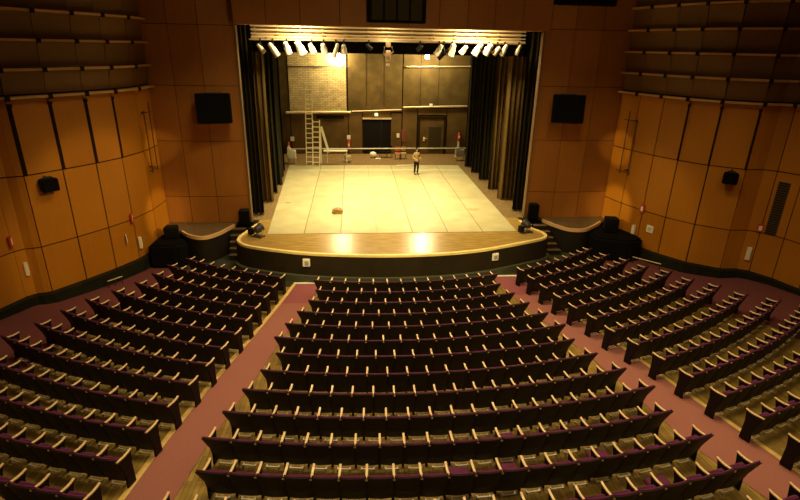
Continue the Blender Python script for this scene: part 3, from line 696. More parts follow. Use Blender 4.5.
# two work floodlights on the rear grid pipe
root = empty('rear_batten', (1.9, 40.4, 7.72)); tag(root, 'dark pipe near the back wall carrying two work floodlights', 'batten')
m2 = MB(); m2.tube([(-6.8, 0, 0), (6.8, 0, 0)], .03, 8); m2.build('pipe', G['lampd'], root)
FL = [(-1.30, 40.75, 7.28), (5.2, 40.4, 7.33)]
for k, (x, y, z) in enumerate(FL):
    root = empty('work_floodlight', (x, y, z)); tag(root, ['bright work floodlight in front of the lit brick wall', 'work floodlight on the rear pipe above the framed door'][k], 'floodlight', 'work floodlights')
    m2 = MB(); m2.box((0, .08, .02), (.34, .16, .26)); m2.build('housing', G['lampd'], root, bevel=.02)
    m2 = MB(); m2.box((0, -.01, .02), (.30, .02, .22)); m2.build('glass', G['glass'], root)
    m2 = MB(); m2.tube([(-.19, .08, .0), (-.19, .08, .2), (0, 40.4-y, 7.72-z)], .015, 6); m2.tube([(.19, .08, .0), (.19, .08, .2), (0, 40.4-y, 7.72-z)], .015, 6); m2.build('bracket', G['lampd'], root)
# ------------------------------------------------------------------ loudspeakers
def speaker(name, loc, d, rz, tilt, label, group, bracket=True, trap=.15):
    root = empty(name, loc); root.rotation_euler = (tilt, 0, rz); tag(root, label, 'loudspeaker', group)
    w, dp, h = d; m2 = MB()
    m2.prism([(-w/2, -dp/2), (w/2, -dp/2), (w/2*(1-trap), dp/2), (-w/2*(1-trap), dp/2)], -h/2, h/2); m2.build('cabinet', G['black'], root, bevel=.03)
    m2 = MB(); m2.box((0, -dp/2-.012, 0), (w*.93, .02, h*.92)); m2.build('grille', G['blackcloth'], root, bevel=.008)
    if bracket:
        m2 = MB()
        m2.box((0, .0, h/2+.04), (w*.5, .07, .06)); m2.tube([(0, 0, h/2), (0, dp/2+.2, h/2+.1)], .03, 8)
        m2.build('bracket', G['lampd'], root)
speaker('wall_loudspeaker', (-6.32, 23.75, 5.36), (1.45, .8, 1.25), rad(14), rad(-9), 'large black loudspeaker hung on the wall left of the stage', 'large wall loudspeakers')
speaker('wall_loudspeaker', (9.55, 24.0, 5.46), (1.45, .8, 1.25), rad(-14), rad(-9), 'large black loudspeaker hung on the wall right of the stage', 'large wall loudspeakers')
speaker('small_loudspeaker', (-10.98, 18.75, 3.28), (.55, .35, .45), rad(52), 0, 'small black loudspeaker on the left side wall', 'small side wall loudspeakers')
speaker('small_loudspeaker', (14.82, 19.35, 3.32), (.55, .35, .45), rad(-35), 0, 'small black loudspeaker on the right side wall', 'small side wall loudspeakers')
speaker('floor_loudspeaker', (-5.52, 24.05, .37), (.5, .45, .70), rad(8), 0, 'black loudspeaker standing at the left foot of the stage opening', 'stage floor loudspeakers', False)
speaker('floor_loudspeaker', (8.68, 24.5, .40), (.52, .45, .78), rad(-8), 0, 'black loudspeaker standing at the right foot of the stage opening', 'stage floor loudspeakers', False)
# central cluster on the header
root = empty('speaker_cluster', (1.47, 22.96, 9.6)); tag(root, 'wide dark speaker cluster with four cloth bays on the header centre', 'loudspeaker')
m2 = MB(); m2.box((0, -.03, .15), (2.35, .55, 1.7)); m2.build('cabinet', G['black'], root, bevel=.02)
for k in range(4):
    m2 = MB(); m2.box((-.78+k*.52, -.32, .15), (.44, .04, 1.5)); m2.build('grille_cloth', G['olive'], root)
# black shrouded bass bins in the front corners and the small boxes on top
def shroud(P, z0, z1, label, loc):
    root = empty('covered_bass_bin', loc); tag(root, label, 'loudspeaker', 'covered bass bins in the front corners')
    m2 = MB(); m2.prism([(p[0]-loc[0], p[1]-loc[1]) for p in P], z0-loc[2], z1-loc[2]); m2.build('cloth_cover', G['blackcloth'], root, bevel=.12, seg=3)
    m2 = MB(); m2.prism([((p[0]-loc[0])*.9, (p[1]-loc[1])*.9) for p in P], z0-loc[2]-.0, z0-loc[2]+.1); m2.build('plinth', G['black'], root)
shroud([(-9.1, 23.2), (-8.75, 23.1), (-8.1, 22.8), (-7.6, 22.05), (-8.0, 21.6), (-9.2, 21.6), (-9.18, 22.4)], -1.19, -.12, 'bulky black covered bass bin in the left corner beside the wall', (-8.5, 22.2, -1.2))
shroud([(12.55, 23.6), (11.9, 23.5), (10.9, 22.7), (10.9, 21.8), (12.3, 21.3), (13.1, 21.6), (13.05, 22.3)], -1.19, -.10, 'bulky black covered bass bin in the right corner beside the wall', (12.1, 22.3, -1.2))
speaker('corner_monitor', (-8.45, 22.65, .14), (.62, .5, .50), rad(10), 0, 'black monitor box on top of the left covered bass bin', 'corner monitor boxes', False)
speaker('corner_monitor', (11.95, 22.75, .25), (.66, .5, .68), rad(-12), 0, 'black monitor box on top of the right covered bass bin', 'corner monitor boxes', False)
# floor lamps on the apron corners
def floor_lamp(loc, rz, label):
    root = empty('floor_floodlight', loc, rz); tag(root, label, 'floodlight', 'floor floodlights on the apron')
    m2 = MB(); m2.lathe([(.001, -.2), (.1, -.18), (.17, -.08), (.19, .12), (.21, .2), (.19, .2), (.001, .13)], 20, Matrix.Translation((0, 0, .36)) @ Matrix.Rotation(rad(80), 4, 'X')); m2.build('housing', G['lampd'], root)
    m2 = MB(); m2.tube([(-.24, 0, .36), (-.24, 0, .06), (.24, 0, .06), (.24, 0, .36)], .02, 8); m2.build('yoke', G['steel'], root)
    m2 = MB(); m2.box((0, 0, .03), (.5, .34, .04)); m2.build('base_plate', G['lampd'], root)
    m2 = MB(); m2.box((.36, .05, .22), (.2, .26, .3)); m2.build('gel_frame_box', G['black'], root, bevel=.02)
floor_lamp((-4.60, 22.25, 0), rad(150), 'dark floor floodlight at the left corner of the apron')
floor_lamp((7.72, 22.45, 0), rad(200), 'dark floor floodlight at the right corner of the apron')
# boxes on the fascia
for (x, y, side) in ((-2.33, 20.02, 'left'), (5.70, 20.34, 'right')):
    root = empty('fascia_socket_box', (x, y, -.36), -.04 if side == 'left' else .22); tag(root, f'small pale socket box on the {side} part of the stage front', 'socket box', 'socket boxes on the stage front')
    m2 = MB(); m2.box((0, 0, 0), (.3, .10, .34)); m2.build('box', G['cream'], root, bevel=.02)
    m2 = MB(); m2.box((.01, -.055, -.01), (.16, .02, .18)); m2.build('socket', mat('grey_socket', (.35, .33, .26), .5), root)

# ------------------------------------------------------------------ fittings on the side walls
def wallbox(name, x, y, z, w, h, m, label, cat, n, group=None, d=.07, core=None):
    nv = Vector(n).normalized(); root = empty(name, (x+nv.x*.045, y+nv.y*.045, z), math.atan2(nv.y, nv.x)+pi/2); tag(root, label, cat, group)
    m2 = MB(); m2.box((0, -d/2, 0), (w, d, h)); m2.build('housing', m, root, bevel=.01)
    m2 = MB(); m2.box((0, -d-.006, 0), (w*.55, .012, h*.55)); m2.build('face', core or G['white'], root)
nl, nr = (.87, .5), (-.78, -.62)
wallbox('wall_notice', -9.80, 21.06, .42, .34, .34, G['white'], 'square white notice on the left side wall', 'notice', (.9, .44), 'square notices on the side walls', .03, mat('faded_print', (.6, .55, .42), .6))
wallbox('wall_notice', 13.36, 21.70, .36, .34, .34, G['white'], 'square white notice on the right side wall', 'notice', (-.9, -.43), 'square notices on the side walls', .03, mat('faded_print', (.6, .55, .42), .6))
wallbox('fire_alarm_box', -9.62, 21.40, 1.18, .22, .40, G['red'], 'red fire alarm box above the white notice on the left wall', 'alarm box', (.95, .3), 'red alarm boxes')
wallbox('fire_alarm_box', 13.12, 22.18, 1.20, .22, .40, G['red'], 'red fire alarm box above the white notice on the right wall', 'alarm box', (-.93, -.35), 'red alarm boxes')
wallbox('fire_alarm_box', 16.47, 19.05, 1.30, .22, .36, G['red'], 'red fire alarm box at the right edge of the photo beside the dark grille', 'alarm box', (-.6, -.8), 'red alarm boxes')
wallbox('fire_alarm_box', -12.24, 17.85, 1.50, .26, .42, G['red'], 'red fire alarm box at the far left edge of the photo', 'alarm box', (.9, .4), 'red alarm boxes')
wallbox('wall_sconce', -9.54, 21.60, .02, .16, .50, G['cream'], 'slim cream sconce below the left alarm box near the corner', 'sconce', (.95, .3), 'slim wall sconces', .12)
wallbox('wall_sconce', 13.02, 22.40, .08, .16, .50, G['cream'], 'slim cream sconce below the right alarm box near the corner', 'sconce', (-.93, -.35), 'slim wall sconces', .12)
wallbox('wall_sconce', 16.36, 19.17, .12, .17, .56, G['cream'], 'slim cream sconce on the recessed part of the right wall', 'sconce', (-.6, -.8), 'slim wall sconces', .12)
wallbox('wall_sconce', -12.12, 18.05, .38, .16, .50, G['cream'], 'slim cream sconce on the recessed part of the left wall', 'sconce', (.8, .6), 'slim wall sconces', .12)
root = empty('wall_grille', (16.72, 18.72, 2.2), math.atan2(-.5, -.85)+pi/2); tag(root, 'tall dark vent grille on the recessed right wall', 'vent')
m2 = MB(); m2.box((0, -.06, 0), (.42, .05, 2.2)); m2.build('frame', G['grass'], root)
m2 = MB()
for k in range(22): m2.box((0, -.095, -1.04+k*.1), (.36, .02, .04))
m2.build('slats', G['slot'], root)
# lamp ladders (booms) hung on the side walls near the corners
def boom(loc, rz, label, s):
    root = empty('lamp_boom', loc, rz); tag(root, label, 'lamp boom', 'lamp booms on the side walls')
    for x in (-.28, .28):
        m2 = MB(); m2.tube([(x, 0, 0), (x, 0, 2.9 if x*s > 0 else 2.6)], .022, 8); m2.build('pipe', G['lampd'], root)
    for z in (.12, 2.5):
        m2 = MB(); m2.tube([(-.55, 0, z), (.4, 0, z)], .018, 8); m2.build('crossbar', G['lampd'], root)
    m2 = MB(); m2.box((0, .12, 2.5), (.05, .26, .05)); m2.box((0, .12, .2), (.05, .26, .05)); m2.build('wall_arm', G['lampd'], root)
boom((-8.95, 23.2, 2.75), rad(88), 'thin dark lamp boom hung near the corner of the left wall', 1)
boom((12.48, 23.35, 2.55), rad(-76), 'thin dark lamp boom hung near the corner of the right wall', -1)

# ------------------------------------------------------------------ person near the back of the stage
def skinned(name, verts, edges, radii, m, parent, root_i=0, sub=2):
    me = bpy.data.meshes.new(name); me.from_pydata(verts, edges, []); o = bpy.data.objects.new(name, me); COL.objects.link(o)
    bpy.context.view_layer.objects.active = o
    md = o.modifiers.new('skin', 'SKIN'); md.use_smooth_shade = True
    for k, v in enumerate(me.skin_vertices[0].data):
        r = radii[k]; v.radius = (r, r) if not isinstance(r, tuple) else r; v.use_root = (k == root_i)
    s = o.modifiers.new('sub', 'SUBSURF'); s.levels = sub; s.render_levels = sub
    dg = bpy.context.evaluated_depsgraph_get(); me2 = bpy.data.meshes.new_from_object(o.evaluated_get(dg)); o.modifiers.clear(); o.data = me2
    me2.materials.clear(); me2.materials.append(m)
    for p in me2.polygons: p.use_smooth = True
    o.parent = parent; return o
pr = empty('person', (3.88, 34.3, 0), rad(25)); tag(pr, 'person in a sand-coloured shirt and dark trousers standing near the rear of the stage', 'person')
V = []; E = []; Rr = []
def vtx(p, r, frm=None):
    V.append(p); Rr.append(r)
    if frm is not None: E.append((frm, len(V)-1))
    return len(V)-1
pel = vtx((0, 0, .95), (.15, .105)); wai = vtx((0, -.01, 1.1), (.135, .095), pel); che = vtx((0, 0, 1.3), (.165, .11), wai); sh = vtx((0, .01, 1.43), (.12, .085), che)
nk = vtx((0, .0, 1.52), .052, sh); hd = vtx((0, -.01, 1.6), (.075, .085), nk); hd2 = vtx((0, -.015, 1.70), (.078, .095), hd); vtx((0, -.01, 1.755), (.05, .06), hd2)
hands = []
for s in (-1, 1):
    a = vtx((s*.17, .01, 1.42), .056, sh); b = vtx((s*.24, .04, 1.16), .043, a); c = vtx((s*.17, -.19, 1.08+.04*s), .036, b); d_ = vtx((s*.15, -.25, 1.09+.04*s), (.035, .022), c)
    hp = vtx((s*.145, -.31, 1.10+.04*s), (.034, .018), d_)
    for f in range(4): 
        k1_ = vtx((s*(.115+.018*f), -.35, 1.10+.04*s), .009, hp); k2_ = vtx((s*(.113+.018*f), -.38+.004*abs(f-1), 1.085+.04*s), .008, k1_); vtx((s*(.113+.018*f), -.385, 1.06+.04*s), .007, k2_)
    t1_ = vtx((s*.11, -.28, 1.11+.04*s), .011, d_); vtx((s*.095, -.32, 1.115+.04*s), .009, t1_)
    h = vtx((s*.09, 0, .88), .088, pel); k = vtx((s*.10, -.02-.03*s, .48), .060, h); an = vtx((s*.105, .03-.02*s, .09), .040, k); he = vtx((s*.11, .02, .035), .034, an); vtx((s*.12, -.15, .028), (.036, .024), he)
skinned('body', V, E, Rr, G['skin'], pr)
V = []; E = []; Rr = []
pel = vtx((0, 0, .93), (.165, .12)); wai = vtx((0, -.01, 1.1), (.155, .112), pel); che = vtx((0, 0, 1.3), (.18, .125), wai); sh = vtx((0, .01, 1.42), (.135, .10), che); vtx((0, .005, 1.475), .07, sh)
for s in (-1, 1):
    a = vtx((s*.17, .01, 1.42), .070, sh); b = vtx((s*.24, .04, 1.16), .056, a); vtx((s*.185, -.14, 1.10+.04*s), .048, b)
skinned('shirt', V, E, Rr, G['shirt'], pr)
V = []; E = []; Rr = []
pel = vtx((0, 0, .95), (.158, .115))
for s in (-1, 1):
    h = vtx((s*.09, 0, .86), .102, pel); k = vtx((s*.10, -.02-.03*s, .48), .076, h); vtx((s*.105, .03-.02*s, .10), .060, k)
skinned('trousers', V, E, Rr, G['trousers'], pr)
m2 = MB(); m2.lathe([(.098, -.02), (.104, .03), (.09, .085), (.05, .12), (.001, .13)], 16, Matrix.Translation((0, .015, 1.665))); m2.build('hair', G['hair'], pr)
for s in (-1, 1):
    m2 = MB(); m2.box((s*.118, -.055, .04), (.095, .27, .08)); m2.build('shoe', G['shoe'], pr, bevel=.025, seg=3)
    m2 = MB(); m2.lathe([(.001, -.012), (.012, 0), (.001, .012)], 8, Matrix.Translation((s*.03, -.098, 1.665))); m2.build('eye', G['hair'], pr)
    m2 = MB(); m2.lathe([(.001, -.03), (.015, 0), (.001, .03)], 8, Matrix.Translation((s*.08, .0, 1.65))); m2.build('ear', G['skin'], pr)
m2 = MB(); m2.lathe([(.014, -.02), (.010, .0), (.003, .03)], 8, Matrix.Translation((0, -.115, 1.64))); m2.build('nose', G['skin'], pr)
m2 = MB(); m2.box((0, -.105, 1.595), (.045, .012, .01)); m2.build('mouth', mat('lip', (.4, .15, .1), .5), pr)

# ------------------------------------------------------------------ seats
SW = .54   # nominal seat pitch
def seat_meshes(w):
    """meshes in chair space: +y towards the stage, back top at y=0, z=BACK above the floor"""
    H = BACK; d = {}
    n = 8
    LEAN = .30
    def curved(y_off, th, z0, z1, inset, bulge=.035, lean=LEAN, wing=0):
        mb = MB(); hw = w/2-inset; vs = []; zs_ = [z0, lerp(z0, z1, .5), z1-.03, z1]
        for face in (0, 1):
            for j, z in enumerate(zs_):
                for i in range(n+1):
                    u = -1+2*i/n; y = y_off-bulge*(1-u*u)+lean*(H-z)+(th if face else 0)
                    if j == 3: y += (.25*th if not face else -.25*th)
                    zz = z+(.012*(1-u*u) if j >= 2 else 0); x = u*hw
                    if wing and u*wing > .5:
                        f = ((z-z0)/(z1-z0))**2.6*(u*wing-.5)*2; x += wing*.12*f; y -= .03*f; zz += .01*f
                    vs.append((x, y, zz))
        k = n+1; m_ = len(zs_); off = m_*k; fs = []
        for j in range(m_-1):
            for i in range(n):
                fs.append((j*k+i, j*k+i+1, (j+1)*k+i+1, (j+1)*k+i)); fs.append((off+j*k+i, off+(j+1)*k+i, off+(j+1)*k+i+1, off+j*k+i+1))
        for i in range(n):
            fs.append((i, off+i, off+i+1, i+1)); t = (m_-1)*k; fs.append((t+i, t+i+1, off+t+i+1, off+t+i))
        for j in range(m_-1):
            fs.append((j*k, (j+1)*k, off+(j+1)*k, off+j*k)); fs.append((j*k+n, off+j*k+n, off+(j+1)*k+n, (j+1)*k+n))
        mb.add(vs, fs, 0, True); return mb
    for key, wg in (('backrest', 0), ('backrest_l', -1), ('backrest_r', 1)):
        d[key] = curved(-.02, .025, .14, H-.006, .003, wing=wg).mesh('backrest', G['shell'])
        d[key.replace('backrest', 'cushion')] = curved(.006, .055, .30, H, .012, wing=wg).mesh('cushion', G['plush'])
    mb = MB(); mb.extr([(.23, .36), (.33, .38), (.25, .68), (.18, .71), (.14, .68)], 0, -w/2+.035, w/2-.035); d['seat_up'] = mb.mesh('seat', G['plush'], .02)
    mb = MB(); mb.extr([(.18, .37), (.56, .40), (.60, .44), (.56, .49), (.20, .47)], 0, -w/2+.035, w/2-.035); d['seat_down'] = mb.mesh('seat', G['plush'], .02)
    mb = MB()
    prof = [(-.02, H-.075), (-.02, H-.035), (.05, H-.050), (.20, H-.070), (.32, H-.066), (.41, H-.045), (.415, H-.068), (.32, H-.095), (.20, H-.100), (.05, H-.080)]
    mb.extr(prof, 0, -.024, .024); d['armrest'] = mb.mesh('armrest', G['armwood'], .005)
    mb = MB(); mb.extr([(.0, H-.085), (.05, H-.083), (.20, H-.103), (.38, H-.085), (.32, .55), (.36, .0), (.27, .0), (.17, .35)], 0, -.016, .016)
    mb.box((0, .33, .012), (.05, .16, .024)); d['standard'] = mb.mesh('side_standard', G['armside'])
    mb = MB(); mb.extr([(.0, H-.085), (.05, H-.080), (.20, H-.100), (.395, H-.075), (.36, .5), (.38, .0), (.13, .0), (.14, .3)], 0, -.02, .02); d['end_panel'] = mb.mesh('end_panel', G['armside'], .006)
    mb = MB(); mb.box((0, .16, .045), (w*.5, .03, .02)); mb.box((-w*.25, .19, .022), (.03, .07, .044)); mb.box((w*.25, .19, .022), (.03, .07, .044)); d['foot_rail'] = mb.mesh('foot_rail', G['footm'])
    return d
SM = seat_meshes(SW)
def link_mesh(name, me, parent, x=0, sx=1):
    o = bpy.data.objects.new(name, me); COL.objects.link(o); o.parent = parent; o.location.x = x; o.scale.x = sx; return o

# camera -------------------------------------------------------------------------
F, PITCH, YAW, ROLL, CX, CZ = 519.35, .3730, .0948, -.0204, -.3682, 8.0134
cp, sp, cy, sy, cr, sr = cos(PITCH), sin(PITCH), cos(YAW), sin(YAW), cos(ROLL), sin(ROLL)
def world(X, U, D):
    x = X*cr+U*sr; u = -X*sr+U*cr; yy = D*cp+u*sp; z = -D*sp+u*cp
    return Vector((x*cy+yy*sy, -x*sy+yy*cy, z))
ex, ey, ez = world(1, 0, 0), world(0, 1, 0), -world(0, 0, 1)
cam = bpy.data.cameras.new('camera'); co = bpy.data.objects.new('camera', cam); COL.objects.link(co); SC.camera = co
cam.sensor_width = 36; cam.lens = F/800*36; cam.clip_end = 200; cam.clip_start = .1
Mx = Matrix((ex, ey, ez)).transposed().to_4x4(); Mx.translation = (CX, 0, CZ); co.matrix_world = Mx
def pix(p):
    d = Vector(p)-Vector((CX, 0, CZ)); D = -d.dot(ez)
    if D < .1: return None
    return 400+F*d.dot(ex)/D, 250-F*d.dot(ey)/D, D

ORD = ['first', 'second', 'third', 'fourth', 'fifth', 'sixth', 'seventh', 'eighth', 'ninth', 'tenth', 'eleventh', 'twelfth', 'thirteenth', 'fourteenth', 'fifteenth', 'sixteenth']
# row ends as angles about the seating centre: (left block far, left block aisle), (centre left, centre right), (right block aisle, right block far)
def ang(p): return math.atan2(p[0]-X0, YC-p[1])
LFp = [(-7.34, 20.82), (-7.95, 19.96), (-8.3, 18.95), (-8.62, 18.05), (-9.09, 17.36), (-9.65, 16.6), (-9.96, 15.76), (-10.23, 14.82)]
LAp = [(-3.26, 18.52), (-3.44, 17.65), (-3.62, 16.76), (-3.76, 15.96), (-3.91, 15.0), (-4.06, 14.1), (-4.26, 13.2), (-4.43, 12.26), (-4.59, 11.39), (-4.78, 10.47), (-4.92, 9.48), (-5.11, 8.53), (-5.26, 7.52), (-5.42, 6.5)]
RAp = [(6.55, 18.86), (6.74, 17.94), (6.94, 17.07), (7.13, 16.17), (7.35, 15.31), (7.62, 14.5), (7.79, 13.55), (8.05, 12.72), (8.31, 11.84), (8.51, 10.89), (8.72, 9.94), (8.91, 9.01), (9.11, 7.99), (9.35, 7.0)]
RFp = [(10.55, 21.06), (11.02, 20.28), (11.59, 19.63), (12.0, 18.78), (12.61, 18.15), (12.95, 17.25), (13.56, 16.56), (13.95, 15.65), (14.64, 15.0)]
CL = [-.217, -.196, -.1975, -.205, -.211, -.212, -.1925, -.1975, -.2025, -.2055, -.2055, -.1905, -.203, -.20]
CR = [.2835, .258, .2625, .2655, .2725, .273, .2535, .2565, .264, .2645, .2455, .249, .2525, .255]
seats = []
for i in range(14):
    lf = ang(LFp[i]) if i < len(LFp) else ang(LFp[-1])+.004*(i-7)
    rf = ang(RFp[i]) if i < len(RFp) else ang(RFp[-1])-.002*(i-8)
    for blk, a, b in (('left', lf, ang(LAp[i])), ('centre', CL[i], CR[i]), ('right', ang(RAp[i]), rf)):
        R = RR(i); a += (.13/R if blk != 'right' else 0); b -= (.13/R if blk != 'left' else 0)
        n = max(1, round((b-a)*R/SW)); st = (b-a)/n
        for k in range(n):
            th = a+(k+.5)*st; x, y = X0+R*sin(th), YC-R*cos(th); q = pix((x, y, ZT(i)))
            if q is None or not (-22 < q[0] < 822 and 200 < q[1] < 516): continue
            seats.append(dict(row=i, blk=blk, k=k, n=n, th=th, x=x, y=y, w=st*R, D=q[2], q=q))
order = sorted(seats, key=lambda s: s['D'])
for r_, s in enumerate(order): s['ind'] = r_ < 300
DOWN = set()
for tx, ty in ((520, 466), (523, 435), (622, 452), (676, 475), (460, 478)):
    best = min((s for s in order if s['ind']), key=lambda s: (s['q'][0]-tx)**2+(s['q'][1]-ty)**2); DOWN.add(id(best))
def seat_label(s):
    k, n = s['k'], s['n']
    if s['blk'] == 'left': pos = n-1-k; frm = 'seat in from the aisle'
    elif s['blk'] == 'right': pos = k; frm = 'seat in from the aisle'
    elif k < n/2: pos = k; frm = 'seat from the left aisle'
    else: pos = n-1-k; frm = 'seat from the right aisle'
    st = 'lowered purple' if id(s) in DOWN else 'purple'
    return f"{st} theatre seat, {s['blk']} block, {ORD[s['row']]} row from stage, {ORD[pos]} {frm}"
def seat_pieces(s):
    """(name, mesh key, parent name or None, x offset, x scale)"""
    w = s['w']; sx = w/SW; first = s['k'] == 0; last = s['k'] == s['n']-1; P = []
    wg = '_l' if first and s['blk'] != 'right' else '_r' if last and s['blk'] != 'left' else ''
    P.append(('backrest', 'backrest'+wg, None, 0, sx)); P.append(('cushion', 'cushion'+wg, 'backrest', 0, 1))
    P.append(('seat', 'seat_down' if id(s) in DOWN else 'seat_up', None, 0, sx))
    P.append(('armrest', 'armrest', None, -w/2, 1)); P.append(('end_panel' if first else 'side_standard', 'end_panel' if first else 'standard', None, -w/2, 1))
    if last: P.append(('armrest', 'armrest', None, w/2, 1)); P.append(('end_panel', 'end_panel', None, w/2, 1))
    P.append(('foot_rail', 'foot_rail', None, 0, 1))
    return P
far = MB(); far_mats = []
def far_add(me, M):
    mt = me.materials[0]
    if mt not in far_mats: far_mats.append(mt)
    mi = far_mats.index(mt)
    b = len(far.v); far.v += [tuple(M @ v.co) for v in me.vertices]
    for p in me.polygons: far.f.append([b+i for i in p.vertices]); far.m.append(mi); far.sm.append(p.use_smooth)
for s in seats:
    zf = ZT(s['row'])-BACK
    if s['ind']:
        r = empty('theatre_seat', (s['x'], s['y'], zf), s['th']); tag(r, seat_label(s), 'seat', f"purple theatre seats in the {s['blk']} block")
        made = {}
        for nm, key, par, x, sx in seat_pieces(s):
            o = link_mesh(nm, SM[key], made.get(par, r), x, sx); made.setdefault(nm, o)
    else:
        M0 = Matrix.Translation((s['x'], s['y'], zf)) @ Matrix.Rotation(s['th'], 4, 'Z')
        for nm, key, par, x, sx in seat_pieces(s):
            if key == 'foot_rail': continue
            far_add(SM[key], M0 @ Matrix.Translation((x, 0, 0)) @ Matrix.Diagonal((s['w']/SW if par else sx, 1, 1, 1)))
me = bpy.data.meshes.new('distant_seats'); me.from_pydata(far.v, [], far.f)
for m in far_mats: me.materials.append(m)
for p, mi, sm in zip(me.polygons, far.m, far.sm): p.material_index = mi; p.use_smooth = sm
o = bpy.data.objects.new('distant_seats', me); COL.objects.link(o)
tag(o, 'rows of purple theatre seats furthest away, nearest the stage', 'seats', None, 'stuff')
print('SEATS', len(seats))

# side carpets between the row ends and the walls
def side_carpet(F_, W_, sgn, label):
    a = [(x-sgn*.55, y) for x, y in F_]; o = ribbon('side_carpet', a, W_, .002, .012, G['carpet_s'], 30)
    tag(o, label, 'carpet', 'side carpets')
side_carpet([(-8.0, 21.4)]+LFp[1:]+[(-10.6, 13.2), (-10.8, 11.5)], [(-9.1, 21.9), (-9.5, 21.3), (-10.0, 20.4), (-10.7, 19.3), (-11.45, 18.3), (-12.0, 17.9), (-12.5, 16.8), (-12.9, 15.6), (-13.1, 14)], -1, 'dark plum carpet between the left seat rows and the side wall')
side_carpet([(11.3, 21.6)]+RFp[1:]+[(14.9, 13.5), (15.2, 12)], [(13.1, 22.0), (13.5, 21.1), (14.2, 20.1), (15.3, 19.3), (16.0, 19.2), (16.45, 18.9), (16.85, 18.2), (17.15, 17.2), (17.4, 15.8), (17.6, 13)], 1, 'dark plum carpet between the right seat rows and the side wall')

def kerb_line(a, b, label):
    z0, z1 = zfloor(*a), zfloor(*b); root = tag(empty('floor_rail', (a[0], a[1], z0)), label, 'rail', 'pale floor rails by the side walls')
    d = Vector((b[0]-a[0], b[1]-a[1], z1-z0)); m2 = MB(); m2.tube([(0, 0, .30), tuple(d+Vector((0, 0, .30)))], .025, 8); m2.build('bar', G['steel'], root)
    for t in (.02, .5, .98):
        m2 = MB(); q = d*t; m2.tube([tuple(q+Vector((0, 0, .01))), tuple(q+Vector((0, 0, .29)))], .018, 8); m2.build('post', G['lampd'], root)
kerb_line((12.55, 21.35), (13.35, 20.35), 'thin pale rail on the floor along the right side wall')
kerb_line((-10.1, 19.6), (-9.75, 20.1), 'thin pale rail on the floor along the left side wall')

# ------------------------------------------------------------------ light
def area(name, loc, target, size, power, col, sy_=None, spread=180):
    l = bpy.data.lights.new(name, 'AREA'); l.energy = power; l.color = col; l.size = size; l.spread = rad(spread)
    if sy_: l.shape = 'RECTANGLE'; l.size_y = sy_
    o = bpy.data.objects.new(name, l); COL.objects.link(o); o.location = loc
    o.rotation_euler = (Vector(target)-Vector(loc)).to_track_quat('-Z', 'Y').to_euler(); return o
def spot(name, loc, target, power, col, ang_=60, blend=.5, r=.1):
    l = bpy.data.lights.new(name, 'SPOT'); l.energy = power; l.color = col; l.spot_size = rad(ang_); l.spot_blend = blend; l.shadow_soft_size = r
    o = bpy.data.objects.new(name, l); COL.objects.link(o); o.location = loc
    o.rotation_euler = (Vector(target)-Vector(loc)).to_track_quat('-Z', 'Y').to_euler(); return o
SCOL = (1, .84, .42); HCOL = (1, .76, .38)
area('stage_work_light', (-1.6, 28.8, 9.4), (-1.0, 27.3, 0), .8, 480, SCOL, spread=115)
area('stage_work_light', (4.6, 28.8, 9.4), (3.6, 27.3, 0), .8, 400, SCOL, spread=115)
area('stage_work_light', (1.4, 32.4, 9.3), (1.5, 31.4, 0), .8, 520, SCOL, spread=110)
area('stage_work_light', (1.6, 38.2, 8.6), (1.6, 40.6, 2.6), .6, 130, (1, .72, .32), spread=90)
# work lights tucked behind the header, above the lamp row
for x, p in ((-2.6, 190), (5.2, 230), (1.3, 30)):
    area('bridge_work_light', (x, 24.62, 9.15), (x, 25.6, 8.0), .3, p, (1, .80, .42), spread=160)
for (x, y, z), p, r_, dy_ in zip(FL+[FL[0]], (560, 1250, 620), (.12, .42, .42), (.38, -.45, -.5)):
    l = bpy.data.lights.new('floodlight_glow', 'POINT'); l.energy = p; l.color = (1, .82, .42); l.shadow_soft_size = r_
    o = bpy.data.objects.new('floodlight_glow', l); COL.objects.link(o); o.location = (x, y+dy_, z)
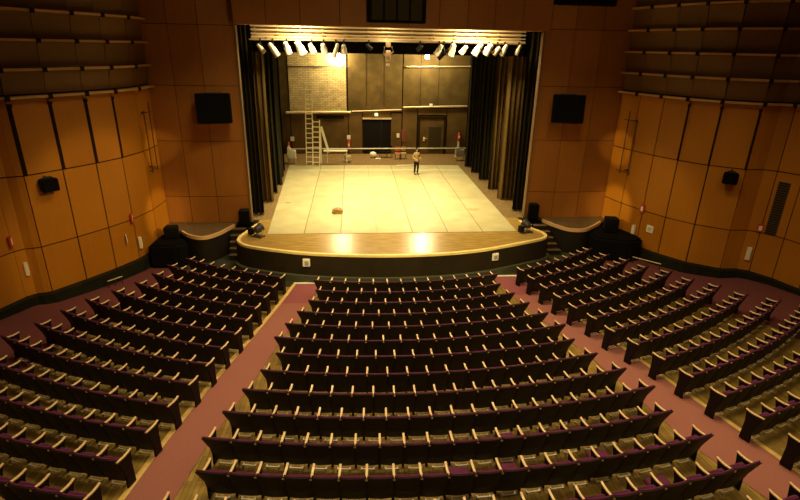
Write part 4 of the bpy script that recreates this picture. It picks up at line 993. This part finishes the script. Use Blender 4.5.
# house lights
for x, y, p in ((-2.6, 17, 620), (2.5, 16, 250), (7.0, 16, 400), (-4.6, 10, 330), (3, 10, 230), (9.5, 10, 330), (-3, 5, 130), (7, 5, 240), (13, 13, 60)):
    area('house_light', (x, y, 12), (x, y+.3, 0), 2.0, p*.62, HCOL, spread=120)
spot('wall_wash', (-2.0, 12, 11.5), (-7.0, 24.4, 1.8), 150, (1, .62, .22), 34, .9, .2)
spot('wall_wash', (5.5, 12, 11.5), (10.2, 24.7, 2.2), 200, (1, .62, .22), 34, .9, .2)
spot('wall_pool', (4.0, 9, 11.5), (-9.9, 20.8, .7), 3600, (1, .70, .25), 24, .45, .1)
spot('wall_pool', (-1.0, 9, 11.5), (12.9, 22.6, .6), 2200, (1, .70, .25), 18, .5, .1)
spot('corner_spot', (9, 12, 8.5), (-9.15, 24.0, 3.6), 6000, (1, .76, .34), 5, .6, .05)
spot('corner_spot', (-5, 12, 8.5), (12.6, 24.3, 3.6), 6000, (1, .76, .34), 5, .6, .05)
spot('apron_wash', (-1.5, 10, 12), (-.6, 21.6, 0), 6500, (1, .82, .36), 30, .9, .15)
spot('apron_wash', (4.5, 10, 12), (4.0, 21.6, 0), 6500, (1, .82, .36), 30, .9, .15)
spot('upper_fill', (1.5, 6, 7.5), (1.5, 23.5, 9.6), 950, (1, .66, .22), 84, .8, .3)  # added broad fill that lifts the header and upper walls, no fixture behind it
spot('corner_spot', (9, 12, 8.5), (-9.15, 23.6, .6), 9000, (1, .76, .34), 7, .6, .05)
spot('corner_spot', (-5, 12, 8.5), (12.6, 24.0, .6), 9000, (1, .76, .34), 7, .6, .05)
w = bpy.data.worlds.new('world'); SC.world = w; w.use_nodes = True
w.node_tree.nodes['Background'].inputs[0].default_value = (1, .55, .22, 1); w.node_tree.nodes['Background'].inputs[1].default_value = .02

SC.view_settings.view_transform = 'Standard'; SC.view_settings.look = 'None'; SC.view_settings.gamma = 1; SC.view_settings.exposure = 0
SC.cycles.use_denoising = True
SC.cycles.max_bounces = 6
SC.cycles.sample_clamp_indirect = 4
